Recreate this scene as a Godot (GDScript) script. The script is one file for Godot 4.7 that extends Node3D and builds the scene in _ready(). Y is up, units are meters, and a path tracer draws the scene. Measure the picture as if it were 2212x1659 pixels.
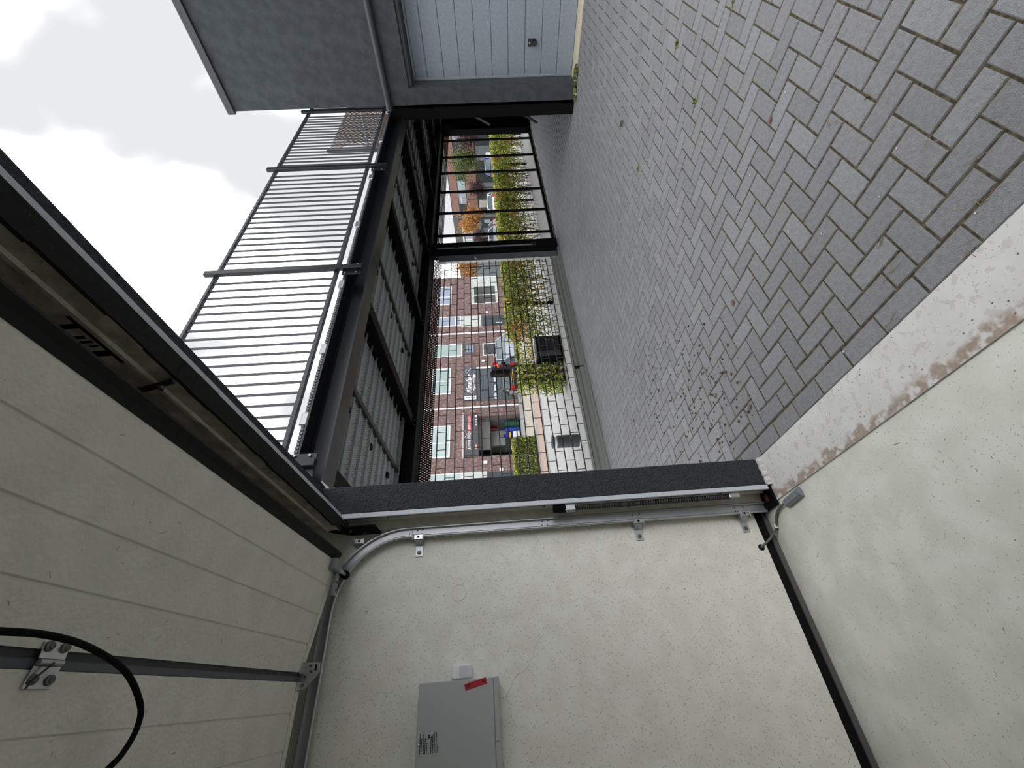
extends Node3D
# A garage seen from inside through its open sectional door; the photograph was taken with the phone on its side.
# x runs along the garage front, -z points out of the garage, y is up, metres.

const EYE := Vector3(0.0, 1.55, 0.0)
var mats := {}
var cache := {}
var used := {}
var rng := RandomNumberGenerator.new()


func _ready() -> void:
	rng.seed = 20240611
	view()
	make_materials()
	garage_shell()
	yard_ground()
	street_ground()
	opposite_building()
	shop_row()
	house_row()
	canopy()
	balustrade()
	mesh_gate()
	bar_fence()
	alley_end()
	sectional_door()
	door_frame()
	door_hardware()
	wall_fittings()
	roadside()
	trees()
	cars()
	litter()


# ---------------------------------------------------------------- camera, sky, exposure
func view() -> void:
	var cam := Camera3D.new()
	cam.name = "camera"
	var yaw := deg_to_rad(53.115)
	var pitch := deg_to_rad(-2.084)
	var roll := deg_to_rad(-3.431)
	var f := Vector3(-sin(yaw), 0, -cos(yaw))
	var r := Vector3(cos(yaw), 0, -sin(yaw))
	var f2 := f * cos(pitch) + Vector3.UP * sin(pitch)
	var u2 := Vector3.UP * cos(pitch) - f * sin(pitch)
	var r3 := r * cos(roll) + u2 * sin(roll)
	var u3 := u2 * cos(roll) - r * sin(roll)
	cam.transform = Transform3D(Basis(-u3, r3, -f2), EYE)
	cam.fov = rad_to_deg(2.0 * atan(829.5 / 885.2))
	cam.near = 0.02
	cam.far = 400.0
	add_child(cam)
	cam.current = true

	var e := Environment.new()
	e.background_mode = Environment.BG_SKY
	var sm := PanoramaSkyMaterial.new()
	sm.panorama = cloud_added_breaks()
	sm.energy_multiplier = 1.0
	var sky := Sky.new()
	sky.sky_material = sm
	e.sky = sky
	e.tonemap_mode = Environment.TONE_MAPPER_LINEAR
	e.tonemap_exposure = 4.2
	e.sdfgi_enabled = true
	e.ssao_enabled = true
	e.ssil_enabled = true
	var we := WorldEnvironment.new()
	we.name = "world"
	we.environment = e
	add_child(we)


func cloud_added_breaks() -> ImageTexture:
	# grey cloud with strong bright breaks added all the way round to light the scene
	var n := FastNoiseLite.new()
	n.seed = 5
	n.frequency = 0.012
	n.fractal_octaves = 5
	n.fractal_gain = 0.42
	var src := n.get_seamless_image(1024, 512, false, false, 0.2)
	src.convert(Image.FORMAT_RGBAF)
	var im := Image.create(1024, 512, false, Image.FORMAT_RGBF)
	for y in 512:
		for x in 1024:
			var v: float = src.get_pixel(x, y).r
			var k := lerpf(0.20, 1.1, smoothstep(0.42, 0.74, v))
			im.set_pixel(x, y, Color(k * 0.985, k * 0.995, k * 1.025))
	return ImageTexture.create_from_image(im)


# ---------------------------------------------------------------- naming
func numbered(n: String) -> String:
	if not used.has(n):
		used[n] = 0
		return n
	used[n] += 1
	return "%s_%03d" % [n, used[n]]


func thing(n: String, label: String, cat: String, at := Vector3.ZERO, group := "") -> Node3D:
	var o := Node3D.new()
	o.name = numbered(n)
	add_child(o)
	o.position = at
	o.set_meta("label", label)
	o.set_meta("category", cat)
	if group != "":
		o.set_meta("group", group)
	return o


func single(n: String, label: String, cat: String, mesh: Mesh, m: Material, at := Vector3.ZERO, group := "") -> MeshInstance3D:
	var o := MeshInstance3D.new()
	o.name = numbered(n)
	o.mesh = mesh
	o.material_override = m
	add_child(o)
	o.position = at
	o.set_meta("label", label)
	o.set_meta("category", cat)
	if group != "":
		o.set_meta("group", group)
	return o


func part(parent: Node3D, n: String, mesh: Mesh, m: Material, at := Vector3.ZERO, b := Basis.IDENTITY) -> MeshInstance3D:
	var o := MeshInstance3D.new()
	o.name = n
	o.mesh = mesh
	o.material_override = m
	o.transform = Transform3D(b, at)
	parent.add_child(o, true)
	return o


func pbox(parent: Node3D, n: String, lo: Vector3, hi: Vector3, m: Material, c := 0.0) -> MeshInstance3D:
	return part(parent, n, box_mesh(hi - lo, c), m, (lo + hi) * 0.5)


func struct(n: String, mesh: Mesh, m: Material, label := "", at := Vector3.ZERO) -> MeshInstance3D:
	var o := part(self, n, mesh, m, at)
	o.set_meta("kind", "structure")
	if label != "":
		o.set_meta("label", label)
	return o


func sbox(n: String, lo: Vector3, hi: Vector3, m: Material, label := "", c := 0.0) -> MeshInstance3D:
	return struct(n, box_mesh(hi - lo, c), m, label, (lo + hi) * 0.5)


func stuff(o: Node3D) -> Node3D:
	o.set_meta("kind", "stuff")
	return o


# ---------------------------------------------------------------- shapes
func new_st() -> SurfaceTool:
	var st := SurfaceTool.new()
	st.begin(Mesh.PRIMITIVE_TRIANGLES)
	return st


func tri(st: SurfaceTool, a: Vector3, b: Vector3, c: Vector3, n: Vector3) -> void:
	st.set_normal(n)
	if (b - a).cross(c - a).dot(n) > 0.0:
		st.add_vertex(a); st.add_vertex(c); st.add_vertex(b)
	else:
		st.add_vertex(a); st.add_vertex(b); st.add_vertex(c)


func quad(st: SurfaceTool, a: Vector3, b: Vector3, c: Vector3, d: Vector3, away: Vector3) -> void:
	# a flat quad whose front looks away from the point «away»
	var n := (b - a).cross(c - a)
	if n.length_squared() < 1e-14:
		n = (c - a).cross(d - a)
	n = n.normalized()
	if n.dot((a + b + c + d) * 0.25 - away) < 0.0:
		n = -n
	tri(st, a, b, c, n)
	tri(st, a, c, d, n)


func add_box(st: SurfaceTool, lo: Vector3, hi: Vector3, c := 0.0, t := Transform3D.IDENTITY) -> void:
	var m := (lo + hi) * 0.5
	var h := (hi - lo) * 0.5
	var o: Vector3 = t * m
	if c <= 0.0:
		for ax in 3:
			for s in [-1.0, 1.0]:
				var p := []
				for q in [[-1.0, -1.0], [1.0, -1.0], [1.0, 1.0], [-1.0, 1.0]]:
					var v := Vector3.ZERO
					v[ax] = s * h[ax]
					v[(ax + 1) % 3] = q[0] * h[(ax + 1) % 3]
					v[(ax + 2) % 3] = q[1] * h[(ax + 2) % 3]
					p.append(t * (m + v))
				quad(st, p[0], p[1], p[2], p[3], o)
		return
	c = minf(c, minf(h.x, minf(h.y, h.z)) * 0.98)
	var vert := func(s: Vector3, ax: int) -> Vector3:
		var v := Vector3(s.x * (h.x - c), s.y * (h.y - c), s.z * (h.z - c))
		v[ax] = s[ax] * h[ax]
		return t * (m + v)
	for ax in 3:
		var b1 := (ax + 1) % 3
		var b2 := (ax + 2) % 3
		for s in [-1.0, 1.0]:
			var p := []
			for q in [[-1.0, -1.0], [1.0, -1.0], [1.0, 1.0], [-1.0, 1.0]]:
				var v := Vector3.ZERO
				v[ax] = s
				v[b1] = q[0]
				v[b2] = q[1]
				p.append(vert.call(v, ax))
			quad(st, p[0], p[1], p[2], p[3], o)
			for s2 in [-1.0, 1.0]:
				var e1 := Vector3.ZERO
				e1[ax] = 1.0
				e1[b1] = s
				e1[b2] = s2
				var e0 := e1
				e0[ax] = -1.0
				quad(st, vert.call(e0, b1), vert.call(e1, b1), vert.call(e1, b2), vert.call(e0, b2), o)
	for sx in [-1.0, 1.0]:
		for sy in [-1.0, 1.0]:
			for sz in [-1.0, 1.0]:
				var s := Vector3(sx, sy, sz)
				var a: Vector3 = vert.call(s, 0)
				var b: Vector3 = vert.call(s, 1)
				var d: Vector3 = vert.call(s, 2)
				quad(st, a, b, d, a, o)


func box_mesh(size: Vector3, c := 0.0) -> ArrayMesh:
	var key := "box%.4f,%.4f,%.4f,%.4f" % [size.x, size.y, size.z, c]
	if not cache.has(key):
		var st := new_st()
		add_box(st, -size * 0.5, size * 0.5, c)
		cache[key] = st.commit()
	return cache[key]


func ring_frame(d: Vector3) -> Basis:
	var up := Vector3.UP if absf(d.y) < 0.9 else Vector3.RIGHT
	var x := up.cross(d).normalized()
	return Basis(x, d.cross(x).normalized(), d)


func add_cyl(st: SurfaceTool, a: Vector3, b: Vector3, r0: float, r1: float, sides := 12, caps := true) -> void:
	var d := (b - a).normalized()
	var f := ring_frame(d)
	for i in sides:
		var t0 := TAU * i / sides
		var t1 := TAU * (i + 1) / sides
		var n0 := f.x * cos(t0) + f.y * sin(t0)
		var n1 := f.x * cos(t1) + f.y * sin(t1)
		smooth_quad(st, a + n0 * r0, a + n1 * r0, b + n1 * r1, b + n0 * r1, n0, n1, n1, n0)
		if caps:
			if r0 > 0.0: tri(st, a, a + n0 * r0, a + n1 * r0, -d)
			if r1 > 0.0: tri(st, b, b + n0 * r1, b + n1 * r1, d)


func smooth_quad(st: SurfaceTool, a: Vector3, b: Vector3, c: Vector3, d: Vector3, na: Vector3, nb: Vector3, nc: Vector3, nd: Vector3) -> void:
	var g := (b - a).cross(c - a)
	if g.length_squared() < 1e-16:
		g = (c - a).cross(d - a)
	var v := [a, b, c, d]
	var n := [na, nb, nc, nd]
	var order := [0, 1, 2, 0, 2, 3]
	if g.dot(na + nb + nc + nd) > 0.0:
		order = [0, 2, 1, 0, 3, 2]
	for i in order:
		st.set_normal(n[i])
		st.add_vertex(v[i])


func cyl_mesh(h: float, r0: float, r1: float, sides := 12) -> ArrayMesh:
	var key := "cyl%.4f,%.4f,%.4f,%d" % [h, r0, r1, sides]
	if not cache.has(key):
		var st := new_st()
		add_cyl(st, Vector3.ZERO, Vector3(0, h, 0), r0, r1, sides)
		cache[key] = st.commit()
	return cache[key]


func add_tube(st: SurfaceTool, pts: Array, r: float, sides := 8) -> void:
	var n := pts.size()
	var fr: Array = []
	var f := Basis.IDENTITY
	for i in n:
		var d: Vector3 = (pts[mini(i + 1, n - 1)] - pts[maxi(i - 1, 0)]).normalized()
		if i == 0:
			f = ring_frame(d)
		else:
			var x: Vector3 = (f.x - d * f.x.dot(d)).normalized()
			f = Basis(x, d.cross(x), d)
		fr.append(f)
	for i in n - 1:
		for k in sides:
			var t0 := TAU * k / sides
			var t1 := TAU * (k + 1) / sides
			var a0: Vector3 = fr[i].x * cos(t0) + fr[i].y * sin(t0)
			var a1: Vector3 = fr[i].x * cos(t1) + fr[i].y * sin(t1)
			var b0: Vector3 = fr[i + 1].x * cos(t0) + fr[i + 1].y * sin(t0)
			var b1: Vector3 = fr[i + 1].x * cos(t1) + fr[i + 1].y * sin(t1)
			smooth_quad(st, pts[i] + a0 * r, pts[i] + a1 * r, pts[i + 1] + b1 * r, pts[i + 1] + b0 * r, a0, a1, b1, b0)
	for e in [0, n - 1]:
		var out: Vector3 = -fr[e].z if e == 0 else fr[e].z
		for k in sides:
			var t0 := TAU * k / sides
			var t1 := TAU * (k + 1) / sides
			tri(st, pts[e], pts[e] + (fr[e].x * cos(t0) + fr[e].y * sin(t0)) * r, pts[e] + (fr[e].x * cos(t1) + fr[e].y * sin(t1)) * r, out)


func tube_mesh(pts: Array, r: float, sides := 8) -> ArrayMesh:
	var st := new_st()
	add_tube(st, pts, r, sides)
	return st.commit()


func curve(pts: Array, steps := 8) -> Array:
	# a smooth line through the points
	var out := []
	for i in pts.size() - 1:
		var p0: Vector3 = pts[maxi(i - 1, 0)]
		var p3: Vector3 = pts[mini(i + 2, pts.size() - 1)]
		for k in steps:
			out.append((pts[i] as Vector3).cubic_interpolate(pts[i + 1], p0, p3, float(k) / steps))
	out.append(pts[-1])
	return out


func add_prism(st: SurfaceTool, profile: Array, frame: Transform3D, length: float) -> void:
	# a closed outline (Vector2) in the frame's x-y plane, drawn out along its z
	var poly := PackedVector2Array(profile)
	if Geometry2D.is_polygon_clockwise(poly):
		poly.reverse()
	var n := poly.size()
	for i in n:
		var p := poly[i]
		var q := poly[(i + 1) % n]
		var d := q - p
		if d.length() < 1e-7:
			continue
		var nn := (frame.basis * Vector3(d.y, -d.x, 0)).normalized()
		var a := frame * Vector3(p.x, p.y, 0)
		var b := frame * Vector3(q.x, q.y, 0)
		var c := frame * Vector3(q.x, q.y, length)
		var e := frame * Vector3(p.x, p.y, length)
		tri(st, a, b, c, nn)
		tri(st, a, c, e, nn)
	var ids := Geometry2D.triangulate_polygon(poly)
	for k in range(0, ids.size(), 3):
		for z in [0.0, length]:
			var nn := (frame.basis.z * (-1.0 if z == 0.0 else 1.0)).normalized()
			tri(st, frame * Vector3(poly[ids[k]].x, poly[ids[k]].y, z), frame * Vector3(poly[ids[k + 1]].x, poly[ids[k + 1]].y, z), frame * Vector3(poly[ids[k + 2]].x, poly[ids[k + 2]].y, z), nn)


func prism_mesh(profile: Array, frame: Transform3D, length: float) -> ArrayMesh:
	var st := new_st()
	add_prism(st, profile, frame, length)
	return st.commit()


# a frame whose outline plane is (z, y) and whose length runs along x
func along_x(x0: float) -> Transform3D:
	return Transform3D(Basis(Vector3(0, 0, 1), Vector3(0, 1, 0), Vector3(1, 0, 0)), Vector3(x0, 0, 0))


# outline in (x, y), length along +z
func along_z(z0: float) -> Transform3D:
	return Transform3D(Basis.IDENTITY, Vector3(0, 0, z0))


func lathe_mesh(profile: Array, sides := 20) -> ArrayMesh:
	# profile: (radius, height) from bottom to top, turned round y
	var st := new_st()
	for i in profile.size() - 1:
		var p: Vector2 = profile[i]
		var q: Vector2 = profile[i + 1]
		var d := q - p
		var nr := Vector2(d.y, -d.x).normalized()
		for k in sides:
			var c0 := Vector3(cos(TAU * k / sides), 0, sin(TAU * k / sides))
			var c1 := Vector3(cos(TAU * (k + 1) / sides), 0, sin(TAU * (k + 1) / sides))
			var up := Vector3.UP
			smooth_quad(st, c0 * p.x + up * p.y, c1 * p.x + up * p.y, c1 * q.x + up * q.y, c0 * q.x + up * q.y, c0 * nr.x + up * nr.y, c1 * nr.x + up * nr.y, c1 * nr.x + up * nr.y, c0 * nr.x + up * nr.y)
	return st.commit()


# faces +x and reads from the street: text x runs along -z
func facing_x(at: Vector3) -> Transform3D:
	return Transform3D(Basis(Vector3(0, 0, -1), Vector3.UP, Vector3(1, 0, 0)), at)


func letters(parent: Node3D, n: String, text: String, height: float, width: float, m: Material, t: Transform3D, slant := 0.0) -> void:
	var font := SystemFont.new()
	font.font_names = PackedStringArray(["Droid Sans"])
	font.font_weight = 700
	var tm := TextMesh.new()
	tm.font = font
	tm.font_size = 32
	tm.pixel_size = 0.01
	tm.depth = 0.02
	tm.text = text
	var box := tm.get_aabb()
	var b := t.basis
	b.x = b.x * (width / maxf(box.size.x, 0.01))
	b.y = b.y * (height / maxf(box.size.y, 0.01)) + t.basis.x * slant * (height / maxf(box.size.y, 0.01))
	part(parent, n, tm, m, t.origin, b)


# ---------------------------------------------------------------- materials
func mk(key: String, c: Color, rough := 0.7, metal := 0.0) -> StandardMaterial3D:
	if not mats.has(key):
		var m := StandardMaterial3D.new()
		m.resource_name = key
		m.albedo_color = c
		m.roughness = rough
		m.metallic = metal
		mats[key] = m
	return mats[key]


func noise_image(seed_: int, freq: float, octaves: int, size := 512) -> Image:
	var n := FastNoiseLite.new()
	n.seed = seed_
	n.frequency = freq
	n.fractal_octaves = octaves
	return n.get_seamless_image(size, size, false, false, 0.25)


func mottled(seed_: int, low: Color, high: Color, freq: float, octaves: int, grain := 0.0, size := 512) -> Image:
	var src := noise_image(seed_, freq, octaves, size)
	src.convert(Image.FORMAT_RGBF)
	var im := Image.create(size, size, false, Image.FORMAT_RGB8)
	var r := RandomNumberGenerator.new()
	r.seed = seed_
	for y in size:
		for x in size:
			var v: float = src.get_pixel(x, y).r
			var c := low.lerp(high, smoothstep(0.2, 0.8, v))
			if grain > 0.0:
				var g := 1.0 + grain * (r.randf() - 0.5)
				c = Color(c.r * g, c.g * g, c.b * g)
			im.set_pixel(x, y, c)
	return im


func specks(im: Image, count: int, c0: Color, c1: Color, longest: int, seed_: int) -> void:
	# flecks in the coating: short strokes in every direction
	var r := RandomNumberGenerator.new()
	r.seed = seed_
	var w := im.get_width()
	for i in count:
		var p := Vector2(r.randf() * w, r.randf() * w)
		var d := Vector2.from_angle(r.randf() * TAU)
		var len := r.randi_range(1, longest)
		var c := c0.lerp(c1, r.randf())
		for k in len:
			var q := p + d * k
			im.set_pixel(posmod(int(q.x), w), posmod(int(q.y), w), c)


func tri_mat(key: String, im: Image, metres: float, rough: float, metal := 0.0, relief: Image = null, relief_m := 1.0, depth := 0.0) -> StandardMaterial3D:
	var m := mk(key, Color.WHITE, rough, metal)
	if im:
		m.albedo_texture = ImageTexture.create_from_image(im)
	m.uv1_triplanar = true
	m.uv1_world_triplanar = true
	m.uv1_scale = Vector3.ONE / metres
	if relief:
		var nm := relief.duplicate()
		nm.convert(Image.FORMAT_RGBA8)
		nm.bump_map_to_normal_map(depth)
		m.normal_enabled = true
		m.normal_texture = ImageTexture.create_from_image(nm)
	return m


func make_materials() -> void:
	# garage coating: cream with dark flecks
	var w := mottled(11, Color(0.905, 0.90, 0.86), Color(0.935, 0.93, 0.895), 0.01, 4, 0.02, 1024)
	specks(w, 3000, Color(0.45, 0.46, 0.44), Color(0.7, 0.7, 0.67), 5, 12)
	specks(w, 5200, Color(0.62, 0.62, 0.6), Color(0.78, 0.78, 0.75), 6, 13)
	specks(w, 110, Color(0.16, 0.16, 0.15), Color(0.3, 0.3, 0.28), 6, 14)
	tri_mat("wall_coat", w, 1.6, 0.5)
	var fl := mottled(21, Color(0.85, 0.852, 0.805), Color(0.90, 0.90, 0.86), 0.008, 5, 0.04, 1024)
	specks(fl, 5200, Color(0.55, 0.55, 0.5), Color(0.72, 0.72, 0.68), 3, 22)
	specks(fl, 420, Color(0.3, 0.3, 0.27), Color(0.55, 0.54, 0.5), 5, 23)
	specks(fl, 16, Color(0.14, 0.13, 0.12), Color(0.3, 0.28, 0.24), 24, 24)
	tri_mat("floor_coat", fl, 1.9, 0.42)
	# stucco of both garage rows
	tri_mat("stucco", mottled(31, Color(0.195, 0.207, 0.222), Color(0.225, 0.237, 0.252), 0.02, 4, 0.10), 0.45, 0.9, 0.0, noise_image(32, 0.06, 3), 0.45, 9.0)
	tri_mat("stucco_dirty", mottled(33, Color(0.245, 0.265, 0.28), Color(0.285, 0.305, 0.32), 0.006, 5, 0.10), 0.6, 0.9, 0.0, noise_image(34, 0.09, 3), 0.6, 6.0)
	# concrete block paving
	var pv := mottled(41, Color(0.87, 0.87, 0.87), Color(0.94, 0.94, 0.94), 0.03, 5, 0.22)
	specks(pv, 3600, Color(1, 1, 1), Color(0.97, 0.97, 0.97), 3, 42)
	specks(pv, 1600, Color(0.6, 0.6, 0.6), Color(0.72, 0.72, 0.7), 2, 43)
	var pm := tri_mat("paver", pv, 0.42, 0.82, 0.0, noise_image(44, 0.12, 3), 0.42, 3.0)
	pm.vertex_color_use_as_albedo = true
	var jb := mottled(45, Color(0.21, 0.185, 0.135), Color(0.36, 0.33, 0.24), 0.03, 4, 0.45)
	specks(jb, 1500, Color(0.45, 0.42, 0.33), Color(0.6, 0.57, 0.48), 3, 46)
	tri_mat("joint_sand", jb, 0.5, 0.95)
	# threshold concrete is mapped along its length (see garage_shell)
	var th := Image.create(1024, 128, false, Image.FORMAT_RGB8)
	var tn := noise_image(51, 0.012, 5, 1024)
	tn.convert(Image.FORMAT_RGBF)
	var tf := noise_image(52, 0.05, 4, 1024)
	tf.convert(Image.FORMAT_RGBF)
	for y in 128:
		for x in 1024:
			var a: float = tn.get_pixel(x, (y * 7) / 10).r
			var b: float = tf.get_pixel(x, (y * 7) / 10).r
			var c := Color(0.80, 0.795, 0.78).lerp(Color(0.87, 0.865, 0.85), a)
			# a trodden line of dirt where the closed door stands
			var line := smoothstep(96.0, 112.0, y + (a - 0.5) * 40.0) * smoothstep(0.25, 0.6, b)
			c = c.lerp(Color(0.56, 0.47, 0.40), line * 0.72)
			if b > 0.7:
				c = c.lerp(Color(0.7, 0.68, 0.64), 0.35)
			th.set_pixel(x, y, c)
	var tr := RandomNumberGenerator.new()
	tr.seed = 53
	for i in 900:
		th.set_pixel(tr.randi() % 1024, tr.randi() % 128, Color(0.5, 0.49, 0.47))
	for i in 70:
		th.fill_rect(Rect2i(tr.randi() % 1020, tr.randi() % 124, 2, 2), Color(0.3, 0.28, 0.25))
	mk("threshold", Color.WHITE, 0.75).albedo_texture = ImageTexture.create_from_image(th)
	# door sheet with its pressed stucco grain
	var ds := mottled(61, Color(0.85, 0.85, 0.805), Color(0.88, 0.88, 0.84), 0.01, 3, 0.02)
	specks(ds, 24, Color(0.25, 0.24, 0.2), Color(0.45, 0.43, 0.38), 12, 62)
	tri_mat("door_sheet", ds, 0.7, 0.55, 0.0, noise_image(63, 0.07, 2), 0.7, 1.6)
	var hs := mottled(64, Color(0.62, 0.61, 0.56), Color(0.76, 0.75, 0.70), 0.012, 5, 0.05)
	specks(hs, 260, Color(0.06, 0.05, 0.04), Color(0.2, 0.17, 0.12), 5, 65)
	tri_mat("header_steel", hs, 0.6, 0.6)
	var fs := mottled(66, Color(0.78, 0.775, 0.74), Color(0.84, 0.835, 0.80), 0.015, 4, 0.03)
	tri_mat("frame_steel", fs, 0.6, 0.5)
	var rb := mottled(67, Color(0.05, 0.05, 0.052), Color(0.085, 0.083, 0.08), 0.03, 4, 0.3)
	specks(rb, 120, Color(0.3, 0.28, 0.25), Color(0.42, 0.4, 0.35), 4, 68)
	tri_mat("rubber_dusty", rb, 0.5, 0.9)
	mk("galv", Color(0.74, 0.75, 0.76), 0.4, 0.75)
	tri_mat("galv_dull", mottled(72, Color(0.52, 0.53, 0.54), Color(0.66, 0.67, 0.68), 0.03, 3, 0.08), 0.3, 0.6, 0.5)
	mk("zinc_bright", Color(0.75, 0.75, 0.76), 0.3, 0.9)
	mk("spring_steel", Color(0.30, 0.30, 0.30), 0.5, 0.5)
	mk("steel_bolt", Color(0.45, 0.45, 0.44), 0.45, 0.8)
	mk("lip_white", Color(0.80, 0.82, 0.85), 0.5)
	mk("black_steel", Color(0.10, 0.105, 0.12), 0.36, 0.0)
	mk("black_steel_matt", Color(0.05, 0.052, 0.056), 0.6).metallic_specular = 0.2
	mk("flange_grey", Color(0.14, 0.145, 0.15), 0.55)
	mk("rubber", Color(0.035, 0.035, 0.035), 0.85).metallic_specular = 0.3
	mk("base_black", Color(0.065, 0.065, 0.067), 0.75).metallic_specular = 0.3
	mk("grey_plinth", Color(0.36, 0.35, 0.34), 0.85)
	mk("hole_dark", Color(0.02, 0.02, 0.02), 0.9)
	mk("box_grey", Color(0.68, 0.69, 0.69), 0.5)
	mk("plastic_white", Color(0.93, 0.94, 0.95), 0.3)
	mk("plastic_grey", Color(0.50, 0.515, 0.53), 0.5)
	mk("cable_grey", Color(0.40, 0.40, 0.40), 0.6)
	mk("sticker_red", Color(0.66, 0.08, 0.16), 0.5)
	mk("print_dark", Color(0.10, 0.10, 0.11), 0.8)
	mk("gap_grey", Color(0.34, 0.35, 0.37), 0.6)
	mk("gap_dark", Color(0.23, 0.235, 0.24), 0.7)
	mk("alu", Color(0.72, 0.73, 0.72), 0.45, 0.4)
	mk("alu_dull", Color(0.56, 0.57, 0.55), 0.6, 0.2)
	mk("stile_grey", Color(0.36, 0.37, 0.38), 0.5)
	mk("wire_dark", Color(0.16, 0.155, 0.15), 0.5)
	# garage door across the yard: fine leather grain
	tri_mat("door_blue", mottled(81, Color(0.54, 0.58, 0.61), Color(0.57, 0.61, 0.64), 0.02, 2, 0.10), 0.5, 0.6)
	mk("cream_sill", Color(0.82, 0.78, 0.68), 0.8)
	mk("cap_dark", Color(0.22, 0.235, 0.25), 0.5)
	mk("pipe_dark", Color(0.245, 0.255, 0.275), 0.45)
	# deck planks: galvanised sheet punched with rows of small holes
	var dk := mottled(91, Color(0.62, 0.64, 0.64), Color(0.70, 0.72, 0.72), 0.02, 3, 0.1, 256)
	for q in [[40, 11, 4, 0], [70, 7, 8, 0], [98, 7, 8, 16], [126, 7, 8, 0], [154, 7, 8, 16], [182, 7, 8, 0], [216, 11, 4, 0]]:
		var pitch: int = 256 / q[2]
		for k in q[2]:
			var cy: int = k * pitch + pitch / 2 + q[3]
			for dy in range(-q[1], q[1] + 1):
				for dx in range(-q[1], q[1] + 1):
					if dx * dx + dy * dy <= q[1] * q[1]:
						dk.set_pixel(q[0] + dx, posmod(cy + dy, 256), Color(0.03, 0.03, 0.032))
	mk("deck_plank", Color.WHITE, 0.6, 0.1).albedo_texture = ImageTexture.create_from_image(dk)
	# street
	tri_mat("walk_grey", mottled(101, Color(0.60, 0.597, 0.588), Color(0.655, 0.65, 0.64), 0.02, 4, 0.08), 1.5, 0.9)
	var wl := mottled(102, Color(0.58, 0.578, 0.57), Color(0.625, 0.625, 0.617), 0.02, 3, 0.06)
	for k in 16:
		for x in 512:
			for q in 2:
				wl.set_pixel(x, (k * 32 + x / 2 + q) % 512 if (x / 64) % 2 == 0 else posmod(k * 32 - x / 2 + q, 512), Color(0.46, 0.46, 0.455))
	tri_mat("walk_herring", wl, 0.8, 0.9)
	tri_mat("kerb_grey", mottled(103, Color(0.40, 0.405, 0.4), Color(0.48, 0.48, 0.47), 0.03, 3, 0.08), 1.0, 0.9)
	tri_mat("brick_pink", mottled(104, Color(0.62, 0.53, 0.48), Color(0.67, 0.59, 0.545), 0.05, 3, 0.12), 1.5, 0.9)
	tri_mat("lane_beige", mottled(105, Color(0.64, 0.61, 0.555), Color(0.68, 0.655, 0.60), 0.06, 3, 0.08), 2.0, 0.9)
	tri_mat("asphalt", mottled(106, Color(0.38, 0.38, 0.375), Color(0.44, 0.435, 0.43), 0.05, 3, 0.1), 2.0, 0.95)
	# brown brick of the shops, too far off to tell the bricks apart: courses, tone and lime bloom
	var br := mottled(111, Color(0.42, 0.335, 0.32), Color(0.52, 0.425, 0.41), 0.05, 3, 0.22)
	var bl := noise_image(112, 0.012, 4)
	bl.convert(Image.FORMAT_RGBF)
	for y in 512:
		for x in 512:
			var c := br.get_pixel(x, y)
			var bed := y % 16 < 3 or (x + (32 if (y / 16) % 2 == 0 else 0)) % 64 < 3
			if bed:
				c = c.lerp(Color(0.62, 0.56, 0.53), 0.4)
			c = c.lerp(Color(0.80, 0.74, 0.74), smoothstep(0.52, 0.85, bl.get_pixel(x, y).r) * 0.42)
			br.set_pixel(x, y, c)
	tri_mat("shop_brick", br, 2.0, 0.9)
	mk("frame_white", Color(0.93, 0.935, 0.92), 0.5)
	mk("panel_pale", Color(0.80, 0.82, 0.80), 0.5)
	mk("pane_green", Color(0.66, 0.73, 0.725), 0.08)
	mk("pane_dark", Color(0.20, 0.22, 0.20), 0.08)
	mk("pane_blue", Color(0.62, 0.66, 0.73), 0.08)
	mk("door_slate", Color(0.24, 0.265, 0.29), 0.5)
	mk("sectional_slate", Color(0.34, 0.37, 0.40), 0.6)
	mk("sign_dark", Color(0.30, 0.30, 0.31), 0.5)
	mk("sign_purple", Color(0.36, 0.35, 0.40), 0.5)
	mk("sign_red", Color(0.80, 0.22, 0.25), 0.5)
	mk("sign_white", Color(0.95, 0.94, 0.95), 0.6)
	mk("pink", Color(0.86, 0.62, 0.63), 0.6)
	mk("inside_grey", Color(0.46, 0.46, 0.45), 0.8)
	mk("inside_dark", Color(0.10, 0.10, 0.10), 0.8)
	mk("drum_green", Color(0.07, 0.30, 0.22), 0.5)
	mk("drum_blue", Color(0.10, 0.28, 0.65), 0.5)
	mk("cloth_blue", Color(0.08, 0.12, 0.62), 0.7)
	mk("yellow", Color(0.86, 0.70, 0.12), 0.6)
	mk("plate_yellow", Color(0.95, 0.68, 0.10), 0.5)
	# houses beyond
	mk("slat_red", Color(0.62, 0.48, 0.43), 0.7)
	mk("fascia_brown", Color(0.38, 0.37, 0.34), 0.8)
	mk("house_dark", Color(0.20, 0.215, 0.22), 0.7)
	mk("house_grey", Color(0.45, 0.48, 0.49), 0.7)
	mk("garage_beige", Color(0.75, 0.73, 0.68), 0.6)
	# plants: tone comes with each leaf
	var lf := mk("leaf", Color.WHITE, 0.55)
	lf.vertex_color_use_as_albedo = true
	lf.backlight_enabled = true
	lf.backlight = Color(0.5, 0.5, 0.4)
	mk("bark", Color(0.30, 0.25, 0.20), 0.9)
	# vehicles
	for a in [["car_blue", Color(0.12, 0.25, 0.62)], ["car_white", Color(0.88, 0.89, 0.90)], ["car_silver", Color(0.62, 0.66, 0.70)], ["car_black", Color(0.035, 0.035, 0.04)], ["car_pale", Color(0.78, 0.81, 0.82)]]:
		var m := mk(a[0], a[1], 0.25)
		m.clearcoat_enabled = true
		m.clearcoat = 0.8
		m.clearcoat_roughness = 0.08
	mk("car_glass", Color(0.30, 0.36, 0.37), 0.06)
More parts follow.
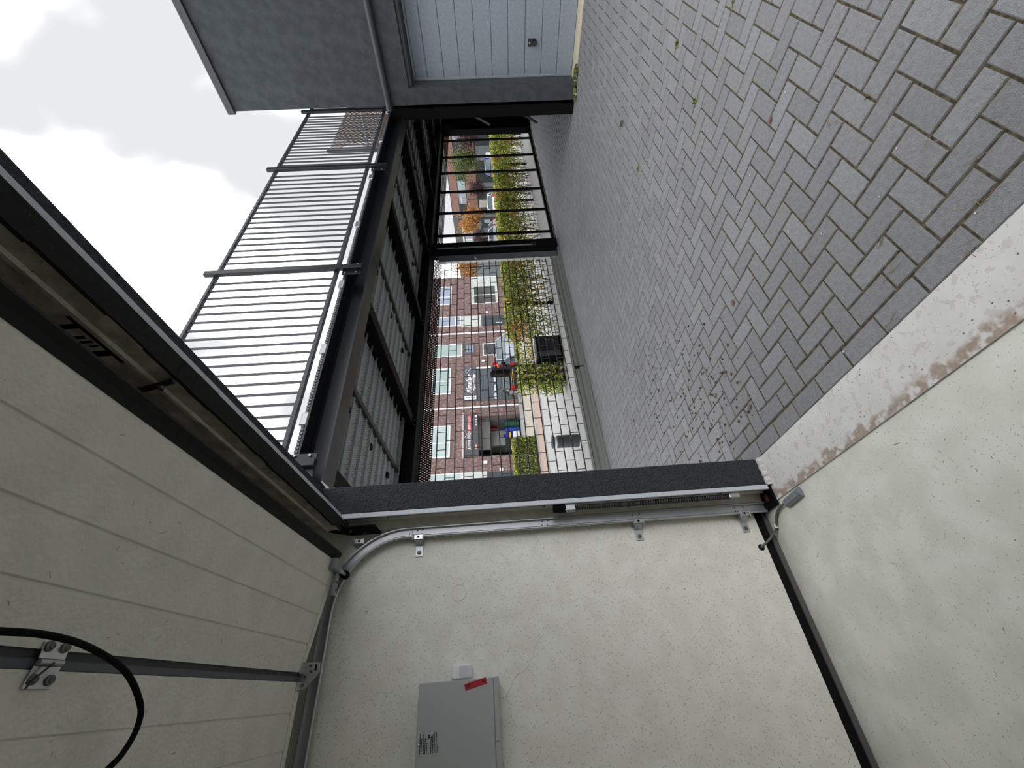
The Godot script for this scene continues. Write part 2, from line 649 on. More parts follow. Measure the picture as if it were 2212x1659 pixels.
	mk("tyre", Color(0.04, 0.04, 0.04), 0.85)
	mk("tail_red", Color(0.75, 0.06, 0.08), 0.25)
	mk("brown_screen", Color(0.42, 0.32, 0.24), 0.6)


# ---------------------------------------------------------------- the garage
func garage_shell() -> void:
	sbox("floor", Vector3(-2.425, -0.12, -0.77), Vector3(0.75, 0.0, 4.6), mats.floor_coat, "pale coated garage floor with dark flecks")
	var wl := sbox("wall_left", Vector3(-2.56, 0.08, -0.853), Vector3(-2.42, 2.96, 4.6), mats.wall_coat, "cream flecked garage side wall")
	# hairline crack: a thin dark seam in the coating
	var crack := curve([Vector3(-2.4195, 1.60, 0.02), Vector3(-2.4195, 1.565, -0.03), Vector3(-2.4195, 1.545, -0.06), Vector3(-2.4195, 1.50, -0.08), Vector3(-2.4195, 1.46, -0.12), Vector3(-2.4195, 1.43, -0.19), Vector3(-2.4195, 1.39, -0.22)], 4)
	for i in crack.size():
		crack[i] = crack[i] + Vector3(0, rng.randf_range(-0.003, 0.003), 0)
	part(wl, "crack", tube_mesh(crack, 0.0005, 4), mk("crack_grey", Color(0.55, 0.55, 0.53), 0.9), -wl.position)
	sbox("wall_right", Vector3(0.75, 0.0, -0.79), Vector3(0.9, 2.96, 4.6), mats.wall_coat)
	sbox("wall_back", Vector3(-2.56, 0.0, 4.6), Vector3(0.9, 2.96, 4.75), mats.wall_coat)
	sbox("ceiling", Vector3(-2.57, 2.96, -0.87), Vector3(0.9, 3.16, 4.75), mats.wall_coat)
	var bb := sbox("baseboard_left", Vector3(-2.52, 0.0, -0.79), Vector3(-2.436, 0.08, 4.6), mats.base_black, "black recessed strip under the cream wall")
	part(bb, "plinth", box_mesh(Vector3(0.03, 0.026, 5.39), 0.004), mats.grey_plinth, Vector3(-2.437, 0.013, 1.905) - bb.position)
	# the front wall of dark stucco round the opening
	var fw := Node3D.new()
	fw.name = "wall_front"
	add_child(fw)
	fw.set_meta("kind", "structure")
	fw.set_meta("label", "dark grey stucco front wall of the garage round the opening")
	pbox(fw, "pier", Vector3(-2.57, 0.025, -1.02), Vector3(-2.255, 5.5, -0.855), mats.stucco, 0.006)
	pbox(fw, "lintel", Vector3(-2.255, 2.59, -1.02), Vector3(0.5, 5.5, -0.855), mats.stucco, 0.006)
	pbox(fw, "pier", Vector3(0.5, 0.025, -1.02), Vector3(0.9, 5.5, -0.855), mats.stucco, 0.006)
	pbox(fw, "wall_core", Vector3(-2.57, 3.16, -0.855), Vector3(0.9, 5.5, 4.75), mats.stucco)
	# threshold slab
	var st := new_st()
	var lo := Vector3(-2.40, -0.1, -1.02)
	var hi := Vector3(0.5, 0.004, -0.765)
	for f in [[Vector3(lo.x, hi.y, lo.z), Vector3(hi.x, hi.y, lo.z), Vector3(hi.x, hi.y + 0.004, hi.z), Vector3(lo.x, hi.y + 0.004, hi.z)], [Vector3(lo.x, hi.y, lo.z), Vector3(hi.x, hi.y, lo.z), Vector3(hi.x, lo.y, lo.z), Vector3(lo.x, lo.y, lo.z)], [Vector3(lo.x, hi.y + 0.004, hi.z), Vector3(hi.x, hi.y + 0.004, hi.z), Vector3(hi.x, lo.y, hi.z), Vector3(lo.x, lo.y, hi.z)]]:
		var nn: Vector3 = (f[1] - f[0]).cross(f[2] - f[0]).normalized()
		if nn.dot((f[0] + f[2]) * 0.5 - (lo + hi) * 0.5) < 0.0:
			nn = -nn
		var uv := [Vector2(0, 0), Vector2(1, 0), Vector2(1, 1), Vector2(0, 1)]
		var order := [0, 1, 2, 0, 2, 3]
		if (f[1] - f[0]).cross(f[2] - f[0]).dot(nn) > 0.0:
			order = [0, 2, 1, 0, 3, 2]
		for i in order:
			st.set_normal(nn)
			st.set_uv(uv[i])
			st.add_vertex(f[i])
	var sill := struct("threshold", st.commit(), mats.threshold, "pale concrete threshold with a brown dirt line")
	# chipped upstand of mortar along the pier
	var um := new_st()
	var pts := []
	for i in 15:
		var z := -1.02 + i * 0.0121
		pts.append([z, -2.232 - rng.randf_range(-0.006, 0.008), 0.03 + rng.randf_range(-0.006, 0.006)])
	for i in 14:
		var a: Array = pts[i]
		var b: Array = pts[i + 1]
		quad(um, Vector3(-2.256, a[2], a[0]), Vector3(-2.256, b[2], b[0]), Vector3(b[1] - 0.01, b[2], b[0]), Vector3(a[1] - 0.01, a[2], a[0]), Vector3(-2.25, -0.5, a[0]))
		quad(um, Vector3(a[1] - 0.01, a[2], a[0]), Vector3(b[1] - 0.01, b[2], b[0]), Vector3(b[1], 0.004, b[0]), Vector3(a[1], 0.004, a[0]), Vector3(-2.5, 0, a[0]))
	quad(um, Vector3(-2.256, 0.03, -1.02), Vector3(-2.24, 0.03, -1.02), Vector3(-2.232, 0.0, -1.02), Vector3(-2.256, 0.0, -1.02), Vector3(-2.24, 0.01, 0))
	part(sill, "mortar_edge", um.commit(), mk("mortar", Color(0.80, 0.79, 0.78), 0.9))


# ---------------------------------------------------------------- the yard
const PW := 0.1035   # width of a paving block with its joint


func in_frame(p: Vector3) -> float:
	# how far off, or -1 where the photograph does not reach
	var cam: Camera3D = get_node("camera")
	var q := cam.transform.affine_inverse() * p
	if q.z > -0.1:
		return -1.0
	var s := 885.2 / -q.z
	if absf(q.x * s) > 1120.0 or absf(q.y * s) > 845.0:
		return -1.0
	return -q.z


func paver_mesh(st: SurfaceTool, c: Vector3, sx: float, sz: float, tone: Color, top: Array) -> void:
	# a block with a small chamfer round its top; corners of the top may stand a little unevenly
	var ch := 0.004
	var h := Vector3(sx * 0.5, 0, sz * 0.5)
	var t := []
	var r := []
	var b := []
	var k := 0
	for q in [[-1.0, -1.0], [1.0, -1.0], [1.0, 1.0], [-1.0, 1.0]]:
		t.append(c + Vector3(q[0] * (h.x - ch), top[k], q[1] * (h.z - ch)))
		r.append(c + Vector3(q[0] * h.x, top[k] - ch, q[1] * h.z))
		b.append(c + Vector3(q[0] * h.x, -0.03, q[1] * h.z))
		k += 1
	st.set_color(tone)
	var o := c - Vector3(0, 0.02, 0)
	quad(st, t[0], t[1], t[2], t[3], o)
	for i in 4:
		var j := (i + 1) % 4
		quad(st, t[i], t[j], r[j], r[i], o)
		quad(st, r[i], r[j], b[j], b[i], o)


func yard_ground() -> void:
	var yard := Node3D.new()
	yard.name = "pavement"
	add_child(yard)
	yard.set_meta("kind", "structure")
	yard.set_meta("label", "grey herringbone block paving of the yard")
	var bed := pbox(yard, "joint_bed", Vector3(-5.66, -0.25, -15.4), Vector3(3.2, -0.0045, -1.015), mats.joint_sand)
	var list := []
	var w := PW
	var x0 := -0.8405
	var z0 := -1.128
	for a in range(-47, 40):
		for b in range(-1, 138):
			var k := posmod(a - b, 4)
			var c := Vector3.ZERO
			var s := Vector2.ZERO
			if k == 0:
				if b < 0:
					continue
				c = Vector3(x0 + (a + 1.0) * w, 0, z0 - (b + 0.5) * w)
				s = Vector2(2.0 * w, w)
			elif k == 3:
				c = Vector3(x0 + (a + 0.5) * w, 0, z0 - (b + 1.0) * w)
				s = Vector2(w, 2.0 * w)
				if b == -1:
					c.z = z0 - 0.5 * w
					s = Vector2(w, w)
			else:
				continue
			if c.z < -8.05 and c.x > -2.75 or c.x < -5.56 or c.x > 3.1 or c.z < -15.3:
				continue
			list.append([c, s])
	for i in range(-22, 22):
		list.append([Vector3(-1.186 + (i + 0.5) * 0.207, 0, -1.0745), Vector2(0.207, w)])
	var tones := []
	for i in 7:
		var g := 0.265 + 0.01 * i
		tones.append(Color(g, g * 1.01, g * (1.015 + 0.012 * (i % 3))))
	var order := []
	for i in list.size():
		var d := in_frame(list[i][0])
		if d > 0.0:
			order.append([d, i])
	order.sort_custom(func(p, q): return p[0] < q[0])
	var apart := {}
	for i in mini(300, order.size()):
		apart[order[i][1]] = true
	var rest := new_st()
	for i in list.size():
		var c: Vector3 = list[i][0]
		var s: Vector2 = list[i][1] - Vector2(0.008, 0.008)
		var tone: int = clampi(int(round(rng.randfn(3.0, 1.6))), 0, 6)
		if apart.has(i):
			var key := "paver%.3f_%d" % [s.x * 10.0 + s.y, tone]
			if not cache.has(key):
				var st := new_st()
				paver_mesh(st, Vector3.ZERO, s.x, s.y, tones[tone], [0.0, 0.0, 0.0, 0.0])
				cache[key] = st.commit()
			var tilt := Basis.from_euler(Vector3(rng.randf_range(-0.006, 0.006), rng.randf_range(-0.006, 0.006), rng.randf_range(-0.006, 0.006)))
			part(yard, "paver", cache[key], mats.paver, c + Vector3(rng.randf_range(-0.001, 0.001), rng.randf_range(-0.0015, 0.001), rng.randf_range(-0.001, 0.001)), tilt)
		else:
			var e := rng.randf_range(-0.0015, 0.001)
			paver_mesh(rest, c, s.x, s.y, tones[tone], [e, e + rng.randf_range(-0.001, 0.001), e, e])
	stuff(part(yard, "paver_field", rest.commit(), mats.paver))


func street_ground() -> void:
	# bands that run along the street outside the gate
	var x := -5.66
	var bands := [["gate_kerb", 5.66, 5.95, "kerb_grey", 0.0], ["footway", 5.95, 8.6, "walk_herring", 0.0], ["footway", 8.6, 12.3, "walk_grey", 0.0], ["kerb", 12.3, 12.75, "kerb_grey", 0.01], ["cycle_path", 12.75, 14.9, "brick_pink", 0.0], ["kerb", 14.9, 15.4, "walk_grey", 0.015], ["lane", 15.4, 21.0, "lane_beige", 0.0], ["footway", 21.0, 25.6, "walk_grey", 0.02]]
	for b in bands:
		var o := sbox(b[0], Vector3(-b[2], -0.25, -34.0), Vector3(-b[1], b[4], 12.0), mats[b[3]])
		o.set_meta("label", {"gate_kerb": "grey kerb under the steel gate", "footway": "pale grey footway of the street", "kerb": "grey kerb beside the street", "cycle_path": "pink brick cycle path", "lane": "pale beige street lane"}[b[0]])
	sbox("street", Vector3(-90.0, -0.35, -75.0), Vector3(20.0, -0.26, 30.0), mats.asphalt, "grey street ground around the block")
	sbox("parking", Vector3(-60.0, -0.3, -75.0), Vector3(-5.7, -0.01, -34.0), mats.asphalt, "grey parking street beyond the hedge")


# ---------------------------------------------------------------- the garage row across the yard
func opposite_building() -> void:
	var t := thing("garage_building", "dark grey stucco garage row with a pale ribbed door across the yard", "building", Vector3(-2.57, 0, -7.66))
	var o := -t.position
	var z := -7.66
	var wall := pbox(t, "wall", Vector3(-2.57, 0.0, -8.06) + o, Vector3(-2.34, 2.655, z) + o, mats.stucco_dirty)
	pbox(t, "wall", Vector3(-2.57, 2.655, -8.06) + o, Vector3(3.6, 5.46, z) + o, mats.stucco_dirty)
	pbox(t, "wall", Vector3(0.2, 0.0, -8.06) + o, Vector3(3.6, 2.655, z) + o, mats.stucco_dirty)
	pbox(t, "wall", Vector3(-2.57, 0.0, -14.8) + o, Vector3(3.6, 5.46, -8.06) + o, mats.stucco_dirty)
	wall.set_meta("label", "grey stucco corner pier")
	# parapet capping with a drip edge
	part(t, "capping", prism_mesh([Vector2(-0.02, 5.44), Vector2(0.045, 5.44), Vector2(0.045, 5.54), Vector2(0.03, 5.556), Vector2(-0.3, 5.57), Vector2(-0.3, 5.46), Vector2(-0.02, 5.46)], Transform3D(Basis(Vector3(0, 0, 1), Vector3.UP, Vector3(1, 0, 0)), Vector3(-2.6, 0, z) + o), 6.2), mats.cap_dark)
	# round pipe along the facade
	part(t, "pipe", tube_mesh([Vector3(-2.62, 3.01, z + 0.045) + o, Vector3(3.5, 3.01, z + 0.045) + o], 0.048, 14), mats.pipe_dark)
	# door, set back
	var d := part(t, "garage_door", box_mesh(Vector3(2.44, 2.56, 0.04)), mats.door_blue, Vector3(-1.12, 1.30, -8.04) + o)
	d.set_meta("label", "pale blue-grey garage door of wide horizontal boards")
	var dp := d.position - o
	var ys := [0.03, 0.283, 0.542, 0.802, 1.065, 1.323, 1.584, 1.843, 2.101, 2.371, 2.56]
	for i in 10:
		var y0: float = ys[i] + 0.004
		var y1: float = ys[i + 1] - 0.004
		pbox(d, "door_board", Vector3(-2.335, y0, -8.02) - dp, Vector3(0.09, y1, -8.0) - dp, mats.door_blue, 0.005)
	pbox(t, "door_frame", Vector3(-2.34, 0.03, -8.04) + o, Vector3(-2.342 + 0.03, 2.6, -7.985) + o, mats.door_blue, 0.003)
	pbox(t, "door_frame", Vector3(-2.34, 2.565, -8.04) + o, Vector3(0.2, 2.595, -7.985) + o, mats.door_blue, 0.003)
	pbox(t, "lintel_trim", Vector3(-2.36, 2.6, -8.04) + o, Vector3(0.2, 2.655, -7.70) + o, mats.cap_dark, 0.004)
	pbox(t, "sill", Vector3(-2.36, -0.02, -8.06) + o, Vector3(0.22, 0.028, -7.72) + o, mats.cream_sill, 0.006)
	# lock: plate with a round knob
	var lock := pbox(d, "lock_plate", Vector3(-1.945, 0.645, -8.0) - dp, Vector3(-1.845, 0.755, -7.985) - dp, mats.black_steel, 0.004)
	part(lock, "knob", cyl_mesh(0.05, 0.04, 0.034, 16), mats.black_steel, Vector3(0.0, -0.045, 0.0), Basis(Vector3.RIGHT, PI / 2))
	part(lock, "cylinder", cyl_mesh(0.02, 0.011, 0.011, 10), mats.zinc_bright, Vector3(0.0, 0.033, 0.0), Basis(Vector3.RIGHT, PI / 2))


# ---------------------------------------------------------------- the shops across the street (front at x = -25.5)
func shop_window(t: Node3D, o: Vector3, y0: float, y1: float, z0: float, z1: float, glass: String, n := "window", mullions := []) -> MeshInstance3D:
	var xf := -25.5
	var f := part(t, n, ring_mesh(z1 - z0, y1 - y0, 0.09, 0.06), mats.frame_white, Vector3(xf + 0.03, (y0 + y1) * 0.5, (z0 + z1) * 0.5) + o)
	part(f, "pane", box_mesh(Vector3(0.02, y1 - y0 - 0.16, z1 - z0 - 0.16)), mats[glass], Vector3(-0.02, 0, 0))
	for q in mullions:
		if q[0] == "z":
			part(f, "mullion", box_mesh(Vector3(0.05, y1 - y0 - 0.16, 0.09), 0.006), mats.frame_white, Vector3(0.0, 0, q[1]))
		else:
			part(f, "transom", box_mesh(Vector3(0.05, 0.09, z1 - z0 - 0.16), 0.006), mats.frame_white, Vector3(0.0, q[1], 0))
	return f


func ring_mesh(w: float, h: float, b: float, d: float) -> ArrayMesh:
	# a rectangular frame in the z-y plane, d deep along x
	var key := "ring%.3f,%.3f,%.3f,%.3f" % [w, h, b, d]
	if not cache.has(key):
		var st := new_st()
		add_box(st, Vector3(-d / 2, -h / 2, -w / 2), Vector3(d / 2, -h / 2 + b, w / 2))
		add_box(st, Vector3(-d / 2, h / 2 - b, -w / 2), Vector3(d / 2, h / 2, w / 2))
		add_box(st, Vector3(-d / 2, -h / 2 + b, -w / 2), Vector3(d / 2, h / 2 - b, -w / 2 + b))
		add_box(st, Vector3(-d / 2, -h / 2 + b, w / 2 - b), Vector3(d / 2, h / 2 - b, w / 2))
		cache[key] = st.commit()
	return cache[key]


func shop_row() -> void:
	var xf := -25.5
	var t := thing("shop_building", "brown brick shop row with white windows and two workshop doors across the street", "building", Vector3(xf, 0, -16))
	var o := -t.position
	# front wall in strips round the openings, so that the open workshop has a real inside
	for s in [[-32.4, -16.35, 0.0, 9.0], [-16.35, -13.1, 3.1, 9.0], [-13.1, 3.0, 0.0, 9.0]]:
		pbox(t, "brick_wall", Vector3(xf - 0.3, s[2], s[0]) + o, Vector3(xf, s[3], s[1]) + o, mats.shop_brick)
	pbox(t, "brick_wall", Vector3(xf - 9.0, 0, -32.4) + o, Vector3(xf - 0.3, 9, -32.1) + o, mats.shop_brick)
	pbox(t, "roof", Vector3(xf - 9.0, 9.0, -32.5) + o, Vector3(xf + 0.1, 9.2, 3.1) + o, mats.cap_dark)
	shop_window(t, o, 5.27, 6.6, -31.05, -28.55, "pane_blue", "window", [["z", 0.2]])
	shop_window(t, o, 4.38, 6.5, -26.95, -25.75, "pane_blue", "window", [["y", -0.6]])
	shop_window(t, o, 4.25, 6.7, -23.65, -22.25, "pane_green")
	shop_window(t, o, 5.14, 6.6, -21.05, -18.5, "pane_green", "window", [["z", 0.0]])
	shop_window(t, o, 5.09, 6.5, -15.7, -13.15, "pane_green", "window", [["z", 0.15]])
	shop_window(t, o, 4.17, 6.4, -11.95, -10.6, "pane_green")
	shop_window(t, o, 5.09, 6.5, -8.6, -6.2, "pane_green")
	# show window with a pale panel beside it
	var sw := shop_window(t, o, 0.93, 3.45, -32.3, -28.48, "panel_pale", "show_window")
	var g := part(sw, "pane", box_mesh(Vector3(0.03, 1.95, 2.25)), mats.pane_dark, Vector3(0.0, 0.02, 0.66))
	part(sw, "transom", box_mesh(Vector3(0.05, 1.95, 0.08)), mats.frame_white, Vector3(0.02, 0.02, 0.75))
	# entrance doors with pale panels over them
	for d in [[-26.85, -25.65], [-11.85, -10.6]]:
		pbox(t, "pale_panel", Vector3(xf, 2.6, d[0] - 0.1) + o, Vector3(xf + 0.04, 4.36, d[1] + 0.05) + o, mats.panel_pale, 0.01)
		var e := pbox(t, "entrance_door", Vector3(xf, 0.0, d[0]) + o, Vector3(xf + 0.05, 2.5, d[1]) + o, mats.door_slate, 0.01)
		part(e, "handle", box_mesh(Vector3(0.05, 0.5, 0.05)), mats.frame_white, Vector3(0.05, -0.2, 0.35))
	var e2 := pbox(t, "entrance_door", Vector3(xf, 0.0, -23.45) + o, Vector3(xf + 0.05, 2.5, -22.24) + o, mats.door_slate, 0.01)
	part(e2, "door_frame", ring_mesh(1.35, 2.6, 0.09, 0.1), mats.frame_white, Vector3(0, 0.02, 0))
	part(e2, "closer", box_mesh(Vector3(0.03, 0.07, 0.7)), mats.black_steel, Vector3(0.03, 0.85, 0.1))
	# white rain pipes and small wall lamps
	for z in [-24.8, -17.15]:
		part(t, "rain_pipe", tube_mesh([Vector3(xf + 0.06, 0.0, z) + o, Vector3(xf + 0.06, 9.0, z) + o], 0.07, 8), mats.sign_white)
	for p in [[2.65, -12.6], [1.6, -12.0], [1.55, -22.0], [2.1, -27.3], [2.55, -21.6]]:
		pbox(t, "wall_lamp", Vector3(xf, p[0] - 0.13, p[1] - 0.11) + o, Vector3(xf + 0.09, p[0] + 0.13, p[1] + 0.11) + o, mats.sign_white, 0.02)
	# satellite dish at the corner
	var dish := part(t, "satellite_dish", lathe_mesh([Vector2(0.0, 0.0), Vector2(0.2, 0.03), Vector2(0.36, 0.1), Vector2(0.42, 0.16)], 18), mats.panel_pale, Vector3(xf + 0.3, 5.9, -32.8) + o, Basis(Vector3(0, 0, 1), -1.2))
	part(dish, "arm", tube_mesh([Vector3(0, 0, 0), Vector3(0, -0.5, 0.35)], 0.04, 6), mats.black_steel)
	# slate sectional door with three oval lights
	var gd := pbox(t, "workshop_door", Vector3(xf - 0.25, 0.0, -20.8) + o, Vector3(xf + 0.02, 3.1, -17.7) + o, mats.sectional_slate)
	for i in 24:
		part(gd, "door_slat", box_mesh(Vector3(0.02, 0.115, 3.1), 0.01), mats.sectional_slate, Vector3(0.145, -1.48 + i * 0.129, 0))
	for k in 4:
		var ov := part(gd, "door_light", prism_mesh(rounded(0.72, 0.32, 0.15), facing_x(Vector3(0.155, 0.13, -1.2 + k * 0.8)), 0.02), mats.black_steel)
		part(ov, "pane", prism_mesh(rounded(0.6, 0.24, 0.11), facing_x(Vector3(0.17, 0.13, -1.2 + k * 0.8)), 0.012), mats.car_pale)
	pbox(gd, "letter_box", Vector3(0.15, -1.25, 1.2), Vector3(0.19, -0.95, 1.5), mats.sign_dark, 0.01)
	pbox(t, "door_frame", Vector3(xf, 0.0, -21.0) + o, Vector3(xf + 0.06, 3.2, -20.82) + o, mats.frame_white, 0.01)
	# sign with white script
	var s1 := pbox(t, "shop_sign", Vector3(xf, 3.16, -21.07) + o, Vector3(xf + 0.14, 4.07, -17.78) + o, mats.sign_purple, 0.01)
	s1.set_meta("label", "dark sign with white script lettering")
	letters(s1, "lettering", "Bigwller", 0.74, 1.75, mats.sign_white, facing_x(Vector3(0.08, 0.02, 0.12)), 0.3)
	part(s1, "stroke", tube_mesh(curve([Vector3(0.085, -0.22, 0.9), Vector3(0.085, -0.34, 0.5), Vector3(0.085, -0.28, 0.1), Vector3(0.085, -0.3, -0.4), Vector3(0.085, -0.22, -0.95)], 5), 0.022, 6), mats.sign_white)
	pbox(s1, "white_strip", Vector3(0.06, -0.45, 1.3), Vector3(0.09, 0.45, 1.62), mats.sign_white, 0.005)
	for k in 4:
		letters(s1, "small_lettering", ["4", "I", "E", "V"][k], 0.12, 0.1, mats.sign_dark, facing_x(Vector3(0.092, 0.3 - k * 0.2, 1.45)))
	pbox(s1, "price_panel", Vector3(0.06, -0.42, -0.75), Vector3(0.09, -0.2, -0.45), mats.sign_white, 0.005)
	part(s1, "swirl", tube_mesh(curve([Vector3(0.085, 0.25, -1.3), Vector3(0.085, 0.35, -1.15), Vector3(0.085, 0.28, -1.02), Vector3(0.085, 0.15, -1.1), Vector3(0.085, -0.05, -1.4)], 5), 0.03, 6), mats.panel_pale)
	# small purple poster
	var ps := pbox(t, "poster", Vector3(xf, 3.22, -23.65) + o, Vector3(xf + 0.05, 4.07, -22.44) + o, mats.sign_purple, 0.005)
	for k in 3:
		pbox(ps, "print_line", Vector3(0.025, -0.3 + k * 0.22, -0.35), Vector3(0.032, -0.18 + k * 0.22, 0.4), mats.pane_blue)
	# car workshop sign
	var s2 := pbox(t, "shop_sign", Vector3(xf, 3.1, -16.48) + o, Vector3(xf + 0.14, 4.12, -13.16) + o, mats.sign_dark, 0.01)
	s2.set_meta("label", "dark workshop sign with white and red lettering")
	pbox(s2, "red_band", Vector3(0.07, -0.02, -1.6), Vector3(0.09, 0.24, -0.28), mats.sign_red, 0.004)
	letters(s2, "lettering", "AUTOBEDRIJF", 0.24, 1.48, mats.sign_white, facing_x(Vector3(0.085, 0.12, 0.5)), 0.2)
	letters(s2, "lettering", "ROTALET", 0.2, 1.08, mats.sign_white, facing_x(Vector3(0.095, 0.12, -0.92)), 0.2)
	for k in 3:
		pbox(s2, "print_line", Vector3(0.07, -0.14, -1.25 + k * 0.75), Vector3(0.08, -0.09, -0.75 + k * 0.75), mats.sign_white)
	part(s2, "car_outline", tube_mesh([Vector3(0.08, 0.3, 1.25), Vector3(0.08, 0.3, 0.55), Vector3(0.08, 0.26, 0.1), Vector3(0.08, 0.42, -0.25), Vector3(0.08, 0.44, -0.4)], 0.02, 5), mats.pink)
	part(s2, "roof_line", tube_mesh([Vector3(0.08, 0.26, -0.05), Vector3(0.08, 0.46, 0.3)], 0.02, 5), mats.sign_white)
	for k in 4:
		letters(s2, "small_lettering", ["6", "1", "4", "1"][k], 0.14, 0.1, mats.sign_white, facing_x(Vector3(0.085, -0.38, -0.74 - k * 0.14)))
	pbox(s2, "white_badge", Vector3(0.07, -0.45, -1.55), Vector3(0.09, -0.3, -1.36), mats.sign_white, 0.01)
	pbox(s2, "pink_badge", Vector3(0.07, -0.42, 0.85), Vector3(0.09, -0.28, 1.25), mats.pink, 0.01)
	pbox(t, "sign_rail", Vector3(xf, 4.13, -16.6) + o, Vector3(xf + 0.22, 4.19, -13.0) + o, mats.sign_white, 0.01)
	# the open workshop behind the second opening
	var w := part(t, "workshop_room", room_mesh(3.6, 3.1, 3.25), mats.inside_grey, Vector3(xf - 0.3, 0, -14.725) + o)
	w.set_meta("label", "open workshop seen through its door")
	for q in [[-0.25, 0.7, 1.1, 2.4, -1.5, -0.2, "panel_pale"], [-0.3, 0.0, 0.3, 0.75, 0.25, 1.55, "inside_dark"], [-0.35, 1.8, 1.9, 2.5, 0.6, 1.5, "inside_dark"]]:
		pbox(w, "workbench" if q[6] == "inside_dark" else "cupboard", Vector3(-2.6 + q[0], q[1], q[4]), Vector3(-1.7, q[3], q[5]), mats[q[6]], 0.02)
	pbox(w, "raised_shutter", Vector3(-0.28, 2.2, -1.62), Vector3(-0.2, 3.1, 0.9), mats.inside_grey, 0.01)
	# goods standing in the opening are things of their own
	single("drum", "green plastic drum in the open workshop", "drum", lathe_mesh([Vector2(0, 0), Vector2(0.27, 0.0), Vector2(0.3, 0.05), Vector2(0.28, 0.3), Vector2(0.3, 0.34), Vector2(0.28, 0.38), Vector2(0.28, 0.72), Vector2(0.3, 0.76), Vector2(0.28, 0.8), Vector2(0.28, 1.05), Vector2(0.2, 1.1), Vector2(0, 1.1)], 18), mats.drum_green, Vector3(-26.2, 0.1, -15.95))
	single("jerrycan", "tall blue canister beside the green drum", "canister", lathe_mesh([Vector2(0, 0), Vector2(0.2, 0.0), Vector2(0.22, 0.05), Vector2(0.22, 0.85), Vector2(0.14, 1.0), Vector2(0.06, 1.05), Vector2(0.06, 1.12), Vector2(0, 1.12)], 14), mats.drum_blue, Vector3(-26.2, 0.1, -15.42))
	var bag := single("cloth_bag", "blue sack with a yellow band in the open workshop", "sack", lathe_mesh([Vector2(0, 0), Vector2(0.2, 0.02), Vector2(0.26, 0.2), Vector2(0.24, 0.45), Vector2(0.1, 0.6), Vector2(0.12, 0.68), Vector2(0, 0.7)], 12), mats.cloth_blue, Vector3(-26.1, 0.62, -14.9))
	part(bag, "band", cyl_mesh(0.14, 0.265, 0.265, 14), mats.yellow, Vector3(0, 0.15, 0))
	var crate := single("storage_bin", "black storage bin stack at the workshop door", "bin", box_mesh(Vector3(0.7, 1.05, 1.1), 0.05), mats.inside_dark, Vector3(-26.15, 0.63, -14.0))
	pbox(crate, "label_card", Vector3(0.35, -0.1, 0.1), Vector3(0.36, 0.2, 0.35), mats.sign_white, 0.002)
	pbox(crate, "lid", Vector3(-0.37, 0.48, -0.57), Vector3(0.37, 0.56, 0.57), mats.black_steel, 0.02)
	single("white_crate", "white crate under the blue sack in the workshop", "crate", box_mesh(Vector3(0.45, 0.5, 0.5), 0.03), mats.sign_white, Vector3(-26.1, 0.36, -14.9))
	single("hose_reel", "red hose reel on the workshop side wall", "hose reel", lathe_mesh([Vector2(0, 0), Vector2(0.3, 0), Vector2(0.3, 0.05), Vector2(0.1, 0.08), Vector2(0.1, 0.12), Vector2(0.3, 0.15), Vector2(0, 0.2)], 16), mats.tail_red, Vector3(-27.3, 2.0, -16.345)).basis = Basis(Vector3.RIGHT, PI / 2)


func rounded(w: float, h: float, r: float) -> Array:
	var out := []
	for q in [[1, 1, 0.0], [-1, 1, PI / 2], [-1, -1, PI], [1, -1, 3 * PI / 2]]:
		for k in 5:
			var a: float = q[2] + PI / 2 * k / 4
			out.append(Vector2(q[0] * (w / 2 - r) + cos(a) * r, q[1] * (h / 2 - r) + sin(a) * r))
	return out


func room_mesh(depth: float, h: float, w: float) -> ArrayMesh:
	# a room open towards +x: thin walls, floor and ceiling
	var st := new_st()
	add_box(st, Vector3(-depth, -0.05, -w / 2), Vector3(0, 0.02, w / 2))
	add_box(st, Vector3(-depth, h, -w / 2), Vector3(0, h + 0.1, w / 2))
	add_box(st, Vector3(-depth, 0, -w / 2 - 0.1), Vector3(0, h, -w / 2))
	add_box(st, Vector3(-depth, 0, w / 2), Vector3(0, h, w / 2 + 0.1))
	add_box(st, Vector3(-depth - 0.1, 0, -w / 2), Vector3(-depth, h, w / 2))
	return st.commit()


